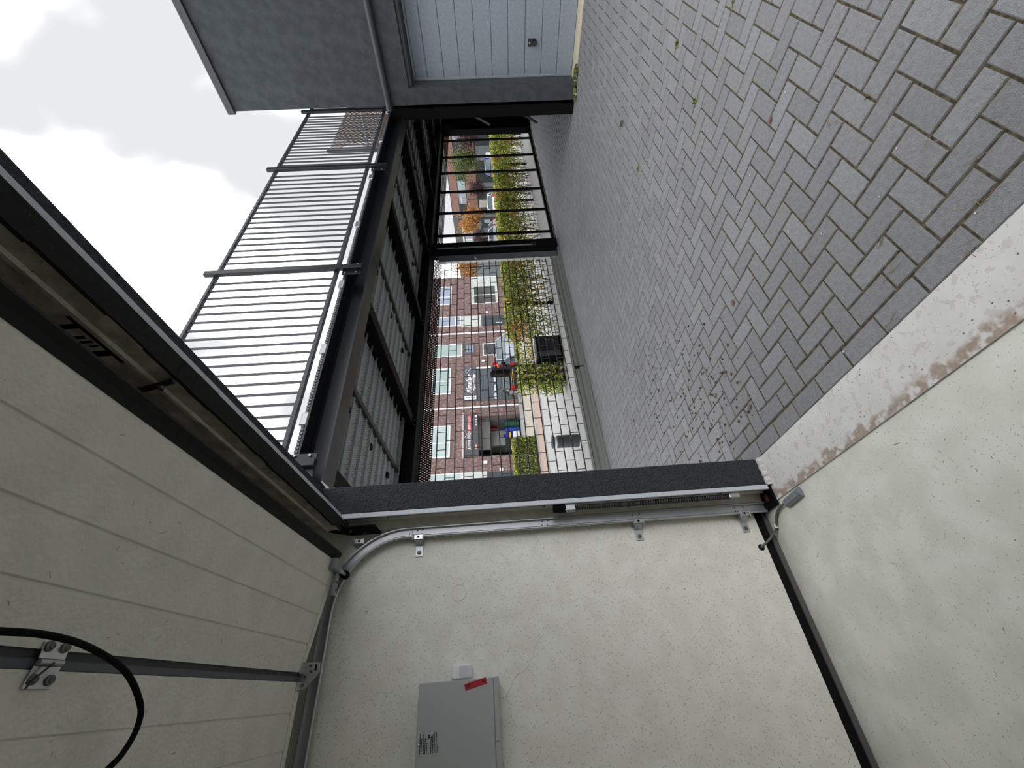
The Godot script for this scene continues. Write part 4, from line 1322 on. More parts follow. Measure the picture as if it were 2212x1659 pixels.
# ---------------------------------------------------------------- steel frame round the door
func door_frame() -> void:
	var t := thing("door_frame", "cream steel frame of the sectional door with pale lips", "door frame", Vector3(-2.33, 0, -0.84))
	var o := -t.position
	# upright: folded sheet, outline in (x, z)
	var fold := [Vector2(-2.262, -0.853), Vector2(-2.262, -0.832), Vector2(-2.27, -0.832), Vector2(-2.27, -0.845), Vector2(-2.33, -0.845), Vector2(-2.336, -0.838), Vector2(-2.345, -0.838), Vector2(-2.35, -0.845), Vector2(-2.37, -0.845), Vector2(-2.378, -0.80), Vector2(-2.40, -0.795), Vector2(-2.42, -0.795), Vector2(-2.42, -0.853)]
	var upright := Transform3D(Basis(Vector3(1, 0, 0), Vector3(0, 0, 1), Vector3(0, 1, 0)), Vector3(0, 0.012, 0) + o)
	var side := part(t, "side_frame", prism_mesh(fold, upright, 2.44), mats.frame_steel)
	for q in [[2.27, -2.30], [2.262, -2.335], [2.215, -2.318], [2.1, -2.31], [2.0, -2.34], [1.96, -2.3], [1.62, -2.30], [1.32, -2.29], [1.32, -2.32], [0.33, -2.34], [0.28, -2.32]]:
		pbox(side, "punched_hole", Vector3(q[1] - 0.005, q[0] - 0.005, -0.8455) + o, Vector3(q[1] + 0.005, q[0] + 0.005, -0.8435) + o, mats.hole_dark)
	pbox(t, "side_lip", Vector3(-2.263, 0.03, -0.8545) + o, Vector3(-2.249, 2.47, -0.828) + o, mats.lip_white, 0.002)
	pbox(t, "side_shade_strip", Vector3(-2.287, 0.03, -0.8455) + o, Vector3(-2.2695, 2.44, -0.834) + o, mats.rubber, 0.003)  # black strip added as the shade in the recess beside the lip
	# header
	pbox(t, "header_lip", Vector3(-2.263, 2.452, -0.8545) + o, Vector3(0.5, 2.466, -0.828) + o, mats.lip_white, 0.002)
	pbox(t, "header_back", Vector3(-2.42, 2.466, -0.853) + o, Vector3(0.5, 2.95, -0.84) + o, mats.header_steel)
	var hd := [Vector2(-0.77, 2.452), Vector2(-0.77, 2.505), Vector2(-0.762, 2.51), Vector2(-0.762, 2.522), Vector2(-0.77, 2.527), Vector2(-0.77, 2.72), Vector2(-0.79, 2.72), Vector2(-0.79, 2.452)]
	part(t, "header", prism_mesh(hd, along_x(-2.25).translated(o), 2.75), mats.header_steel)
	var br := new_st()
	var x := -2.25
	while x < 0.48:
		var l := rng.randf_range(0.03, 0.12)
		add_box(br, Vector3(x, 2.446 - rng.randf_range(0, 0.004), -0.829) + o, Vector3(x + l, 2.456, -0.765 + rng.randf_range(-0.006, 0.002)) + o)
		x += l
	part(t, "brush_seal", br.commit(), mats.rubber_dusty)
	# stamped marks and a strap on the header
	for q in [[-0.83, -0.66, 2.515 + 0.018, 2.515 + 0.028], [-0.70, -0.685, 2.538, 2.59], [-0.80, -0.78, 2.538, 2.59], [-0.735, -0.725, 2.555, 2.578], [-0.75, -0.742, 2.55, 2.58], [-0.765, -0.759, 2.548, 2.57]]:
		pbox(t, "stamp_mark", Vector3(q[0], q[2], -0.7702) + o, Vector3(q[1], q[3], -0.7694) + o, mats.rubber)
	var strap := part(t, "strap", tube_mesh(curve([Vector3(-0.905, 2.45, -0.762) + o, Vector3(-0.915, 2.5, -0.755) + o, Vector3(-0.93, 2.56, -0.755) + o, Vector3(-0.945, 2.64, -0.762) + o], 6), 0.009, 8), mats.black_steel)
	part(strap, "bolt", cyl_mesh(0.012, 0.008, 0.008, 8), mats.steel_bolt, Vector3(-0.913, 2.485, -0.752) + o, Basis(Vector3.RIGHT, PI / 2))
	# black corner plate with its bolts
	var cp := part(t, "corner_plate", prism_mesh([Vector2(-2.42, 2.27), Vector2(-2.27, 2.27), Vector2(-2.27, 2.44), Vector2(-2.20, 2.45), Vector2(-2.17, 2.5), Vector2(-2.19, 2.56), Vector2(-2.26, 2.6), Vector2(-2.36, 2.52), Vector2(-2.42, 2.44)], along_z(-0.794).translated(o), 0.006), mats.black_steel_matt)
	for q in [[-2.225, 2.51, 0.018], [-2.29, 2.47, 0.009], [-2.33, 2.42, 0.009], [-2.38, 2.36, 0.007]]:
		part(cp, "bolt", cyl_mesh(0.012, q[2], q[2] * 0.8, 6), mats.steel_bolt, Vector3(q[0], q[1], -0.788) + o, Basis(Vector3.RIGHT, PI / 2))
	pbox(cp, "tab", Vector3(-2.295, 2.515, -0.788) + o, Vector3(-2.255, 2.523, -0.78) + o, mats.galv_dull, 0.002)
	# foot of the upright
	var ft := pbox(t, "foot", Vector3(-2.42, 0.004, -0.86) + o, Vector3(-2.258, 0.02, -0.74) + o, mats.black_steel_matt, 0.003)
	pbox(ft, "rust_flake", Vector3(0.0, 0.0, -0.02), Vector3(0.03, 0.012, 0.02), mk("rust", Color(0.36, 0.22, 0.14), 0.9), 0.003)


func track_point(s: float) -> Array:
	# along the track's inner edge: upright, bend, then level; returns point and outward normal in (z, y)
	var r := 0.36
	var c := Vector2(-0.382, 2.107)
	if s < 2.087:
		return [Vector2(-0.742, 0.02 + s), Vector2(-1, 0)]
	s -= 2.087
	var arc := r * PI / 2
	if s < arc:
		var a := PI - s / r
		return [c + Vector2(cos(a), sin(a)) * r, Vector2(cos(a), sin(a))]
	return [Vector2(-0.382 + s - arc, 2.467), Vector2(0, 1)]


func door_hardware() -> void:
	var t := thing("door_track", "galvanised roller track bending from the wall up under the ceiling", "track", Vector3(-2.385, 0, -0.74))
	var o := -t.position
	var marks := [0.0]
	for i in 25:
		marks.append(2.087 + 0.5655 * i / 24.0)
	marks.append(6.0)
	var shapes := {"track_face": [[0.002, 0.0], [0.002, 0.048], [-0.003, 0.048], [-0.003, 0.0]], "track_lip": [[0.02, 0.044], [0.02, 0.05], [-0.003, 0.05], [-0.003, 0.044]]}
	for n in shapes:
		var prof: Array = shapes[n]
		var st := new_st()
		for i in marks.size() - 1:
			var a := track_point(marks[i])
			var b := track_point(marks[i + 1])
			for k in prof.size():
				var p: Array = prof[k]
				var q: Array = prof[(k + 1) % prof.size()]
				var v := []
				for e in [[a, p], [a, q], [b, q], [b, p]]:
					var w: Vector2 = e[0][0] + e[0][1] * e[1][1]
					v.append(Vector3(-2.383 + e[1][0], w.y, w.x) + o)
				var m: Vector2 = a[0] + a[1] * 0.024
				quad(st, v[0], v[1], v[2], v[3], Vector3(-2.383 - 0.0 + (p[0] + q[0]) * 0.0 , m.y, m.x) + o)
		part(t, n, st.commit(), mats.galv)
	var bead := []
	for s in marks:
		var a := track_point(s)
		bead.append(Vector3(-2.372, a[0].y, a[0].x) + o)
	part(t, "track_bead", tube_mesh(bead, 0.008, 8), mats.galv)
	# splice seam and rivets
	var rv := lathe_mesh([Vector2(0.005, 0), Vector2(0.0045, 0.002), Vector2(0.002, 0.0032), Vector2(0, 0.0035)], 8)
	for q in [[2.1, 0.02], [2.06, 0.012], [2.055, 0.036], [2.03, 0.014], [2.026, 0.038], [1.34, 0.014], [1.335, 0.036], [1.31, 0.012], [1.305, 0.038], [0.81, 0.014], [0.806, 0.036], [0.77, 0.012], [0.765, 0.038], [0.20, 0.014], [0.196, 0.036], [0.15, 0.012], [0.145, 0.036]]:
		part(t, "rivet", rv, mats.steel_bolt, Vector3(-2.381, q[0], -0.742 - q[1]) + o, Basis(Vector3(0, 0, 1), -PI / 2))
	pbox(t, "splice_seam", Vector3(-2.3815, 2.083, -0.79) + o, Vector3(-2.3803, 2.085, -0.742) + o, mats.hole_dark)
	# wall brackets that carry the track
	var names := ["top zinc track bracket, half hidden beside the bend of the track", "zinc track bracket on the wall just below the bend", "zinc track bracket at mid height of the upright track", "lowest zinc track bracket, just above the black floor strip"]
	var hs := [2.375, 2.045, 0.785, 0.16]
	for i in 4:
		var b := thing("track_bracket", names[i], "bracket", Vector3(-2.42, hs[i], -0.70), "zinc brackets carrying the door track")
		pbox(b, "wall_foot", Vector3(0.0, -0.022, -0.005), Vector3(0.004, 0.022, 0.058), mats.galv, 0.0015)
		part(b, "washer", lathe_mesh([Vector2(0.012, 0), Vector2(0.012, 0.003), Vector2(0.006, 0.004), Vector2(0.005, 0.008), Vector2(0, 0.008)], 10), mats.steel_bolt, Vector3(0.004, 0, 0.035), Basis(Vector3(0, 0, 1), -PI / 2))
		part(b, "arm", prism_mesh([Vector2(0.0, -0.002), Vector2(0.004, -0.005), Vector2(0.040, -0.028), Vector2(0.044, -0.028), Vector2(0.044, -0.024), Vector2(0.006, 0.0)], Transform3D(Basis(Vector3(1, 0, 0), Vector3(0, 0, 1), Vector3(0, 1, 0)), Vector3(0, -0.02, 0)), 0.04), mats.galv)
		var cl := pbox(b, "clamp", Vector3(0.03, -0.026, -0.052), Vector3(0.056, 0.026, -0.022), mats.zinc_bright, 0.003)
		pbox(cl, "slot", Vector3(0.0125, -0.006, -0.006), Vector3(0.0135, 0.006, 0.006), mats.hole_dark)
		pbox(cl, "clamp_edge", Vector3(-0.013, 0.026, -0.018), Vector3(0.02, 0.030, 0.02), mats.zinc_bright, 0.001)
		pbox(cl, "clamp_edge", Vector3(-0.013, -0.030, -0.018), Vector3(0.02, -0.026, 0.02), mats.zinc_bright, 0.001)
		part(cl, "bolt", cyl_mesh(0.012, 0.006, 0.006, 6), mats.zinc_bright, Vector3(0.0, 0.03, 0.0))
	# tension spring in the frame
	var s := thing("tension_spring", "long steel coil spring hung in the door frame", "spring", Vector3(-2.285, 0.25, -0.812))
	var turns := 95
	var pts := []
	for i in turns * 8:
		var a := TAU * i / 8.0
		pts.append(Vector3(cos(a) * 0.012, i / float(turns * 8) * 0.9, sin(a) * 0.012))
	part(s, "coil", tube_mesh(pts, 0.0042, 5), mats.spring_steel)
	pbox(s, "holder", Vector3(-0.02, 0.9, -0.018), Vector3(0.02, 0.96, 0.02), mats.galv, 0.003)
	part(s, "end_cap", cyl_mesh(0.07, 0.024, 0.022, 16), mats.rubber, Vector3(0, 0.955, 0))
	pbox(s, "hook_plate", Vector3(-0.018, -0.05, -0.02), Vector3(0.018, 0.01, 0.012), mats.zinc_bright, 0.003)
	part(s, "cable", tube_mesh([Vector3(-0.04, 0.0, -0.01), Vector3(-0.038, 0.3, -0.012)], 0.003, 6), mats.black_steel)
	# black cable looping below the door
	var c := curve([Vector3(-0.70, 2.42, -0.139), Vector3(-0.786, 2.405, -0.141), Vector3(-0.869, 2.4, -0.143), Vector3(-0.968, 2.4, -0.132), Vector3(-1.089, 2.4, -0.096), Vector3(-1.172, 2.4, -0.038), Vector3(-1.19, 2.4, 0.003), Vector3(-1.178, 2.4, 0.041), Vector3(-1.151, 2.4, 0.067), Vector3(-1.08, 2.41, 0.12), Vector3(-0.98, 2.43, 0.18)], 6)
	single("power_cable", "black cable looping below the overhead door", "cable", tube_mesh(c, 0.0062, 10), mats.rubber)


# ---------------------------------------------------------------- things on the wall and floor
func wall_fittings() -> void:
	var t := thing("control_box", "pale grey steel control box with a red sticker on the wall", "control box", Vector3(-2.42, 1.8, 0.15))
	var o := -t.position
	pbox(t, "body", Vector3(-2.42, 1.632, -0.058) + o, Vector3(-2.345, 1.985, 0.38) + o, mats.box_grey, 0.004)
	pbox(t, "lid", Vector3(-2.346, 1.648, -0.062) + o, Vector3(-2.330, 1.99, 0.384) + o, mats.box_grey, 0.003)
	pbox(t, "lid_flange", Vector3(-2.36, 1.624, -0.064) + o, Vector3(-2.326, 1.6475, 0.386) + o, mats.box_grey, 0.003)
	var head := lathe_mesh([Vector2(0.0055, 0), Vector2(0.005, 0.002), Vector2(0.002, 0.0035), Vector2(0, 0.0036)], 10)
	for q in [[1.978, 0.154, -2.330], [1.638, 0.159, -2.326]]:
		part(t, "screw", head, mats.zinc_bright, Vector3(q[2], q[0], q[1]) + o, Basis(Vector3(0, 0, 1), -PI / 2))
	var stick := part(t, "sticker", box_mesh(Vector3(0.0008, 0.102, 0.025)), mats.sticker_red, Vector3(-2.3296, 1.73, -0.0425) + o, Basis(Vector3.RIGHT, 0.20))
	stick.set_meta("label", "red sticker with small black print")
	for q in [[0.036, 0.004, 0.016, 0.003], [0.036, -0.004, 0.02, 0.003], [0.03, -0.008, 0.012, 0.002], [-0.036, 0.0, 0.014, 0.004], [-0.034, -0.006, 0.01, 0.002]]:
		part(stick, "print", box_mesh(Vector3(0.0003, q[2], q[3])), mats.print_dark, Vector3(0.0005, q[0], q[1]))
	# small print: lines too fine to read, and the CE mark
	var lines := [[1.972, 0.062], [1.966, 0.05], [1.957, 0.056], [1.95, 0.052], [1.943, 0.034], [1.925, 0.052], [1.918, 0.062], [1.911, 0.066], [1.903, 0.064], [1.896, 0.022]]
	var r := RandomNumberGenerator.new()
	r.seed = 8
	for l in lines:
		var st := new_st()
		var z := 0.183
		while z > 0.183 - l[1]:
			var w := r.randf_range(0.003, 0.009)
			add_box(st, Vector3(-2.3300, l[0] - 0.0018, z - w) + o, Vector3(-2.3293, l[0] + 0.0018, z) + o)
			z -= w + 0.0012
		stuff(part(t, "print_line", st.commit(), mats.print_dark))
	letters(t, "ce_mark", "CE", 0.008, 0.011, mats.print_dark, facing_x(Vector3(-2.3299, 1.934, 0.126) + o))
	# movement sensor
	var s := thing("motion_sensor", "small white motion sensor above the control box", "sensor", Vector3(-2.42, 1.803, -0.0945))
	var prof := rounded(0.062, 0.098, 0.012)
	var body := part(s, "housing", prism_mesh(prof, facing_x(Vector3(0.0, 0, 0)), 0.034), mats.plastic_white)
	part(s, "front", tapered(rounded(0.062, 0.098, 0.012), rounded(0.048, 0.084, 0.01), facing_x(Vector3(0.034, 0, 0)), 0.014), mats.plastic_white)
	part(s, "lens", prism_mesh(rounded(0.044, 0.046, 0.006), facing_x(Vector3(0.046, -0.016, 0)), 0.004), mk("lens_white", Color(0.80, 0.82, 0.84), 0.55))
	part(s, "chamfer", prism_mesh([Vector2(-0.022, 0.04), Vector2(0.012, 0.012), Vector2(0.016, 0.012), Vector2(-0.018, 0.041)], facing_x(Vector3(0.0475, 0, 0)), 0.002), mats.plastic_white)
	# blanking disc of an old hole
	single("cover_disc", "round cream blanking disc on the wall", "cover", lathe_mesh([Vector2(0.041, 0), Vector2(0.041, 0.003), Vector2(0.0385, 0.0036), Vector2(0.038, 0.0015), Vector2(0.036, 0.001), Vector2(0, 0.001)], 32), mats.wall_coat, Vector3(-2.42, 1.821, -0.445)).basis = Basis(Vector3(0, 0, 1), -PI / 2)
	# door contact on the floor, its lead and the hole the lead goes into
	var m := thing("door_contact", "grey door contact block on the floor by the threshold", "sensor", Vector3(-2.12, 0.008, -0.724))
	var turn := Basis(Vector3.UP, 0.06)
	part(m, "block", prism_mesh([Vector2(-0.026, 0), Vector2(0.026, 0), Vector2(0.026, 0.004), Vector2(0.012, 0.018), Vector2(-0.012, 0.018), Vector2(-0.026, 0.004)], Transform3D(Basis(Vector3(0, 0, 1), Vector3.UP, Vector3(1, 0, 0)), Vector3(-0.075, 0, 0)), 0.15), mats.plastic_grey, Vector3.ZERO, turn)
	part(m, "lead", tube_mesh(curve([Vector3(-0.07, 0.008, 0.0), Vector3(-0.12, 0.006, 0.002), Vector3(-0.176, 0.004, 0.014), Vector3(-0.222, 0.003, 0.044), Vector3(-0.242, 0.003, 0.074), Vector3(-0.272, 0.01, 0.098), Vector3(-0.296, 0.05, 0.135), Vector3(-0.298, 0.085, 0.156), Vector3(-0.302, 0.104, 0.166), Vector3(-0.32, 0.11, 0.169)], 5), 0.0065, 8), mats.cable_grey)
	for k in 4:
		part(m, "dimple", cyl_mesh(0.0006, 0.003, 0.003, 8), mats.gap_dark, Vector3(-0.05 + k * 0.034, 0.0178, -0.002))
	single("cable_clip", "white nail clip holding the grey lead on the floor", "clip", box_mesh(Vector3(0.012, 0.018, 0.022), 0.003), mats.sign_white, Vector3(-2.364, 0.011, -0.65))
	single("cable_hole", "dark hole in the wall where the grey lead enters", "hole", lathe_mesh([Vector2(0.019, 0), Vector2(0.016, 0.0012), Vector2(0.0, 0.001)], 16), mats.hole_dark, Vector3(-2.4205, 0.112, -0.556)).basis = Basis(Vector3(0, 0, 1), -PI / 2)


func tapered(lower: Array, upper: Array, f: Transform3D, h: float) -> ArrayMesh:
	var st := new_st()
	var n := lower.size()
	var mid := f * Vector3(0, 0, h * 0.3)
	for i in n:
		var p: Vector2 = lower[i]
		var q: Vector2 = lower[(i + 1) % n]
		var u: Vector2 = upper[i]
		var v: Vector2 = upper[(i + 1) % n]
		quad(st, f * Vector3(p.x, p.y, 0), f * Vector3(q.x, q.y, 0), f * Vector3(v.x, v.y, h), f * Vector3(u.x, u.y, h), mid)
		tri(st, f * Vector3(0, 0, h), f * Vector3(u.x, u.y, h), f * Vector3(v.x, v.y, h), f.basis.z)
	return st.commit()


# ---------------------------------------------------------------- planting
func leaf_mesh() -> ArrayMesh:
	if not cache.has("leaf"):
		var st := new_st()
		var a := Vector3(0, 0, -0.5)
		var b := Vector3(0.28, 0.08, 0.0)
		var c := Vector3(0, 0, 0.5)
		var d := Vector3(-0.28, 0.08, 0.0)
		var n1 := (b - a).cross(c - a).normalized()
		tri(st, a, b, c, n1 if n1.y > 0 else -n1)
		var n2 := (c - a).cross(d - a).normalized()
		tri(st, a, c, d, n2 if n2.y > 0 else -n2)
		cache["leaf"] = st.commit()
	return cache["leaf"]


func foliage(parent: Node3D, n: String, spots: Array) -> void:
	# spots: [place, size, colour]
	var mm := MultiMesh.new()
	mm.transform_format = MultiMesh.TRANSFORM_3D
	mm.use_colors = true
	mm.mesh = leaf_mesh()
	mm.instance_count = spots.size()
	for i in spots.size():
		var b := Basis.from_euler(Vector3(rng.randf_range(-1.4, 1.4), rng.randf() * TAU, rng.randf_range(-1.2, 1.2))).scaled(Vector3.ONE * spots[i][1])
		mm.set_instance_transform(i, Transform3D(b, spots[i][0]))
		mm.set_instance_color(i, spots[i][2])
	var o := MultiMeshInstance3D.new()
	o.name = n
	o.multimesh = mm
	o.material_override = mats.leaf
	parent.add_child(o, true)
	o.set_meta("kind", "stuff")


func blend(list: Array) -> Color:
	var c: Color = list[rng.randi() % list.size()]
	var k := rng.randf_range(0.75, 1.25)
	return Color(c.r * k, c.g * k, c.b * k)


const GREENS := [Color(0.34, 0.40, 0.06), Color(0.50, 0.52, 0.08), Color(0.66, 0.63, 0.13), Color(0.20, 0.27, 0.05), Color(0.12, 0.17, 0.04)]
const AUTUMN := [Color(0.5, 0.26, 0.05), Color(0.42, 0.16, 0.04), Color(0.55, 0.42, 0.08)]


func roadside() -> void:
	# ivy hedge on a wire fence along the footway
	var f := thing("wire_fence", "black wire fence inside the ivy hedge", "fence", Vector3(-7.1, 0, -11.5))
	for z in [-7.85, -10.3, -12.8, -15.3, -17.8]:
		pbox(f, "post", Vector3(-0.03, 0, z + 11.47), Vector3(0.03, 1.2, z + 11.53), mats.black_steel_matt, 0.004)
	var wires := new_st()
	for k in 7:
		add_box(wires, Vector3(-0.004, 0.08 + k * 0.16, -6.3), Vector3(0.004, 0.09 + k * 0.16, 4.8))
	for k in 55:
		add_box(wires, Vector3(-0.004, 0.05, -6.3 + k * 0.2), Vector3(0.004, 1.15, -6.293 + k * 0.2))
	stuff(part(f, "wires", wires.commit(), mats.black_steel_matt))
	var h := thing("ivy_hedge", "long yellow-green ivy hedge along the footway outside the gate", "hedge", Vector3(-7.1, 0, -11.5))
	var spots := []
	for i in 26000:
		var y := 0.06 + 1.18 * pow(rng.randf(), 0.55)
		if y < 0.55 and rng.randf() > 0.35 + y * 0.6:
			continue
		var z := rng.randf_range(-7.0, 4.84)
		var x := rng.randf_range(-0.2, 0.17) * (1.0 if y > 0.5 else 0.7)
		var c := blend(GREENS)
		if sin(z * 2.3 + y * 4.0) + sin(z * 5.1 - y * 3.0) > 1.05 and rng.randf() < 0.6:
			c = blend(AUTUMN)
		spots.append([Vector3(x, y + rng.randf_range(-0.04, 0.05), z), rng.randf_range(0.05, 0.1), c])
	foliage(h, "leaves", spots)
	var twigs := new_st()
	for i in 130:
		var z := rng.randf_range(-6.5, 4.8)
		var p := Vector3(rng.randf_range(-0.1, 0.1), 0, z)
		add_tube(twigs, curve([p, p + Vector3(rng.randf_range(-0.08, 0.08), 0.4, rng.randf_range(-0.2, 0.2)), p + Vector3(rng.randf_range(-0.1, 0.1), 0.9, rng.randf_range(-0.4, 0.4))], 3), 0.007, 4)
	stuff(part(h, "stems", twigs.commit(), mats.bark))
	# ivy round the end posts
	var e := thing("ivy_clump", "loose ivy climbing round the black posts at the hedge end", "ivy", Vector3(-7.4, 0, -5.65))
	spots = []
	for i in 2400:
		var y := rng.randf_range(0.05, 1.08)
		var zz := rng.randf_range(-0.42, 0.36) if y < 0.64 or rng.randf() < 0.4 else rng.randf_range(-1.05, 0.3)
		spots.append([Vector3(rng.randf_range(-0.2, 0.2), y, zz), rng.randf_range(0.05, 0.1), blend(GREENS)])
	foliage(e, "leaves", spots)
	part(e, "stem", tube_mesh(curve([Vector3(0, 0, 0.1), Vector3(0.05, 0.5, 0.0), Vector3(0, 1.0, 0.1)], 4), 0.01, 5), mats.bark)
	for q in [[-5.62, 1.04, 0.08], [-5.85, 1.0, 0.04]]:
		var p := thing("steel_post", "thick black steel post standing in the ivy" if q[0] > -5.7 else "thin black steel post between the ivy and the signal", "post", Vector3(-7.4, 0, q[0]))
		pbox(p, "shaft", Vector3(-q[2], 0, -q[2]), Vector3(q[2], q[1], q[2]), mats.black_steel, 0.006)
		pbox(p, "cap", Vector3(-q[2] - 0.006, q[1], -q[2] - 0.006), Vector3(q[2] + 0.006, q[1] + 0.015, q[2] + 0.006), mats.black_steel, 0.004)
	# clipped hedge by the cycle path
	var b := thing("clipped_hedge", "low clipped green hedge by the pink cycle path", "hedge", Vector3(-15.6, 0, -7.0))
	var wood := new_st()
	for i in 40:
		var q := Vector3(rng.randf_range(-0.25, 0.25), 0, rng.randf_range(-1.4, 3.9))
		add_tube(wood, [q, q + Vector3(rng.randf_range(-0.1, 0.1), 0.5, rng.randf_range(-0.1, 0.1)), q + Vector3(rng.randf_range(-0.2, 0.2), 0.95, rng.randf_range(-0.2, 0.2))], 0.012, 4)
	stuff(part(b, "stems", wood.commit(), mats.bark))
	spots = []
	for i in 16000:
		var side := rng.randi() % 6
		var p := Vector3(rng.randf_range(-0.42, 0.42), rng.randf_range(0.05, 1.04), rng.randf_range(-1.55, 4.0))
		if side < 2:
			p.x = 0.36 + rng.randf_range(-0.08, 0.08)
		elif side == 2 or side == 4:
			p.y = 1.0 + rng.randf_range(-0.07, 0.06)
		elif side == 3:
			p.z = -1.5 + rng.randf_range(-0.1, 0.08)
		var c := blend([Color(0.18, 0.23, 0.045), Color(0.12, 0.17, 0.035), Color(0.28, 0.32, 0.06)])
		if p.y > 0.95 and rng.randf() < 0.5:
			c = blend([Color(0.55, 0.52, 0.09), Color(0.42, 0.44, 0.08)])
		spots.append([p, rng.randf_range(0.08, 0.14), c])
	foliage(b, "leaves", spots)
	# signal head on its pole
	var s := thing("traffic_signal", "small black traffic signal showing red beside the hedge end", "traffic signal", Vector3(-7.46, 0, -6.1))
	part(s, "pole", tube_mesh([Vector3(0, 0, 0), Vector3(0, 1.3, 0)], 0.045, 12), mats.black_steel)
	var face := Basis(Vector3.UP, 0.35)
	var hd := part(s, "head", box_mesh(Vector3(0.16, 0.46, 0.16), 0.015), mats.black_steel, Vector3(0.0, 1.44, 0.05), face)
	pbox(hd, "back_board", Vector3(-0.1, -0.21, 0.08), Vector3(0.0, 0.25, 0.2), mats.base_black, 0.01)
	for k in 2:
		var y := 0.11 - k * 0.2
		part(hd, "visor", prism_mesh(arch(0.085, 0.075), Transform3D(Basis(Vector3(0, 0, -1), Vector3.UP, Vector3(1, 0, 0)), Vector3(0.08, y, 0)), 0.07), mats.black_steel)
		var lens := part(hd, "signal_lens", lathe_mesh([Vector2(0.07, 0), Vector2(0.06, 0.015), Vector2(0.03, 0.025), Vector2(0, 0.028)], 18), mk("lens_red", Color(0.95, 0.12, 0.05), 0.3) if k == 0 else mats.rubber, Vector3(0.08, y, 0), Basis(Vector3(0, 0, 1), -PI / 2))
		if k == 0:
			var em: StandardMaterial3D = mats.lens_red
			em.emission_enabled = true
			em.emission = Color(1.0, 0.2, 0.06)
			em.emission_energy_multiplier = 0.8
	var lamp := OmniLight3D.new()
	lamp.name = "signal_light"
	lamp.light_color = Color(1.0, 0.2, 0.06)
	lamp.light_energy = 0.02
	lamp.light_size = 0.06
	lamp.omni_range = 30.0
	lamp.omni_attenuation = 2.0
	lamp.shadow_enabled = true
	s.add_child(lamp)
	lamp.position = Vector3(0, 1.44, 0.05) + face * Vector3(0.14, 0.11, 0)
	# black cabinet at the foot of the signal
	var c := thing("street_cabinet", "low black cabinet standing in front of the ivy hedge", "cabinet", Vector3(-7.2, 0, -6.32))
	pbox(c, "body", Vector3(-0.18, 0.0, -0.32), Vector3(0.17, 0.575, 0.33), mats.black_steel_matt, 0.012)
	pbox(c, "lid", Vector3(-0.19, 0.575, -0.34), Vector3(0.19, 0.61, 0.35), mats.black_steel, 0.01)
	pbox(c, "door", Vector3(0.17, 0.06, -0.29), Vector3(0.182, 0.55, 0.13), mats.black_steel, 0.004)
	pbox(c, "side_panel", Vector3(0.17, 0.06, 0.15), Vector3(0.182, 0.55, 0.31), mats.cap_dark, 0.004)
	pbox(c, "handle", Vector3(0.182, 0.38, -0.02), Vector3(0.195, 0.44, 0.06), mats.black_steel_matt, 0.003)
	for k in 2:
		part(c, "lock", cyl_mesh(0.012, 0.012, 0.01, 10), mats.zinc_bright, Vector3(0.182, 0.52, -0.1 + k * 0.22), Basis(Vector3(0, 0, 1), -PI / 2))
	# bollard light on the footway
	var bo := thing("bollard", "low dark cylinder bollard with a pale ring on the footway", "bollard", Vector3(-7.1, 0, -3.85))
	part(bo, "shaft", lathe_mesh([Vector2(0, 0), Vector2(0.125, 0), Vector2(0.125, 0.44), Vector2(0.115, 0.45), Vector2(0, 0.45)], 24), mats.cap_dark)
	part(bo, "ring", lathe_mesh([Vector2(0.09, 0.45), Vector2(0.1, 0.5), Vector2(0.0, 0.5)], 24), mats.sign_white)
	part(bo, "top", lathe_mesh([Vector2(0, 0.5), Vector2(0.125, 0.5), Vector2(0.125, 0.545), Vector2(0.1, 0.56), Vector2(0, 0.562)], 24), mats.cap_dark)
	part(bo, "ring_foot", lathe_mesh([Vector2(0.145, 0), Vector2(0.145, 0.015), Vector2(0.125, 0.02)], 24), mats.panel_pale)
	# street lamp by the houses
	var l := thing("street_lamp", "slender street lamp with a cone shade before the slatted house", "street lamp", Vector3(-27.3, 0, -50))
	part(l, "pole", tube_mesh([Vector3(0, 0, 0), Vector3(0, 4.1, 0)], 0.05, 8), mats.black_steel)
	part(l, "shade", lathe_mesh([Vector2(0.1, 3.95), Vector2(0.14, 4.1), Vector2(0.36, 4.62), Vector2(0.3, 4.68), Vector2(0, 4.72)], 14), mats.garage_beige)


func arch(ro: float, ri: float) -> Array:
	var out := []
	for k in 9:
		var a := PI * (k / 8.0) * 1.25 - PI * 0.125
		out.append(Vector2(cos(a), sin(a)) * ro)
	for k in 9:
		var a := PI * ((8 - k) / 8.0) * 1.25 - PI * 0.125
		out.append(Vector2(cos(a), sin(a)) * ri)
	return out


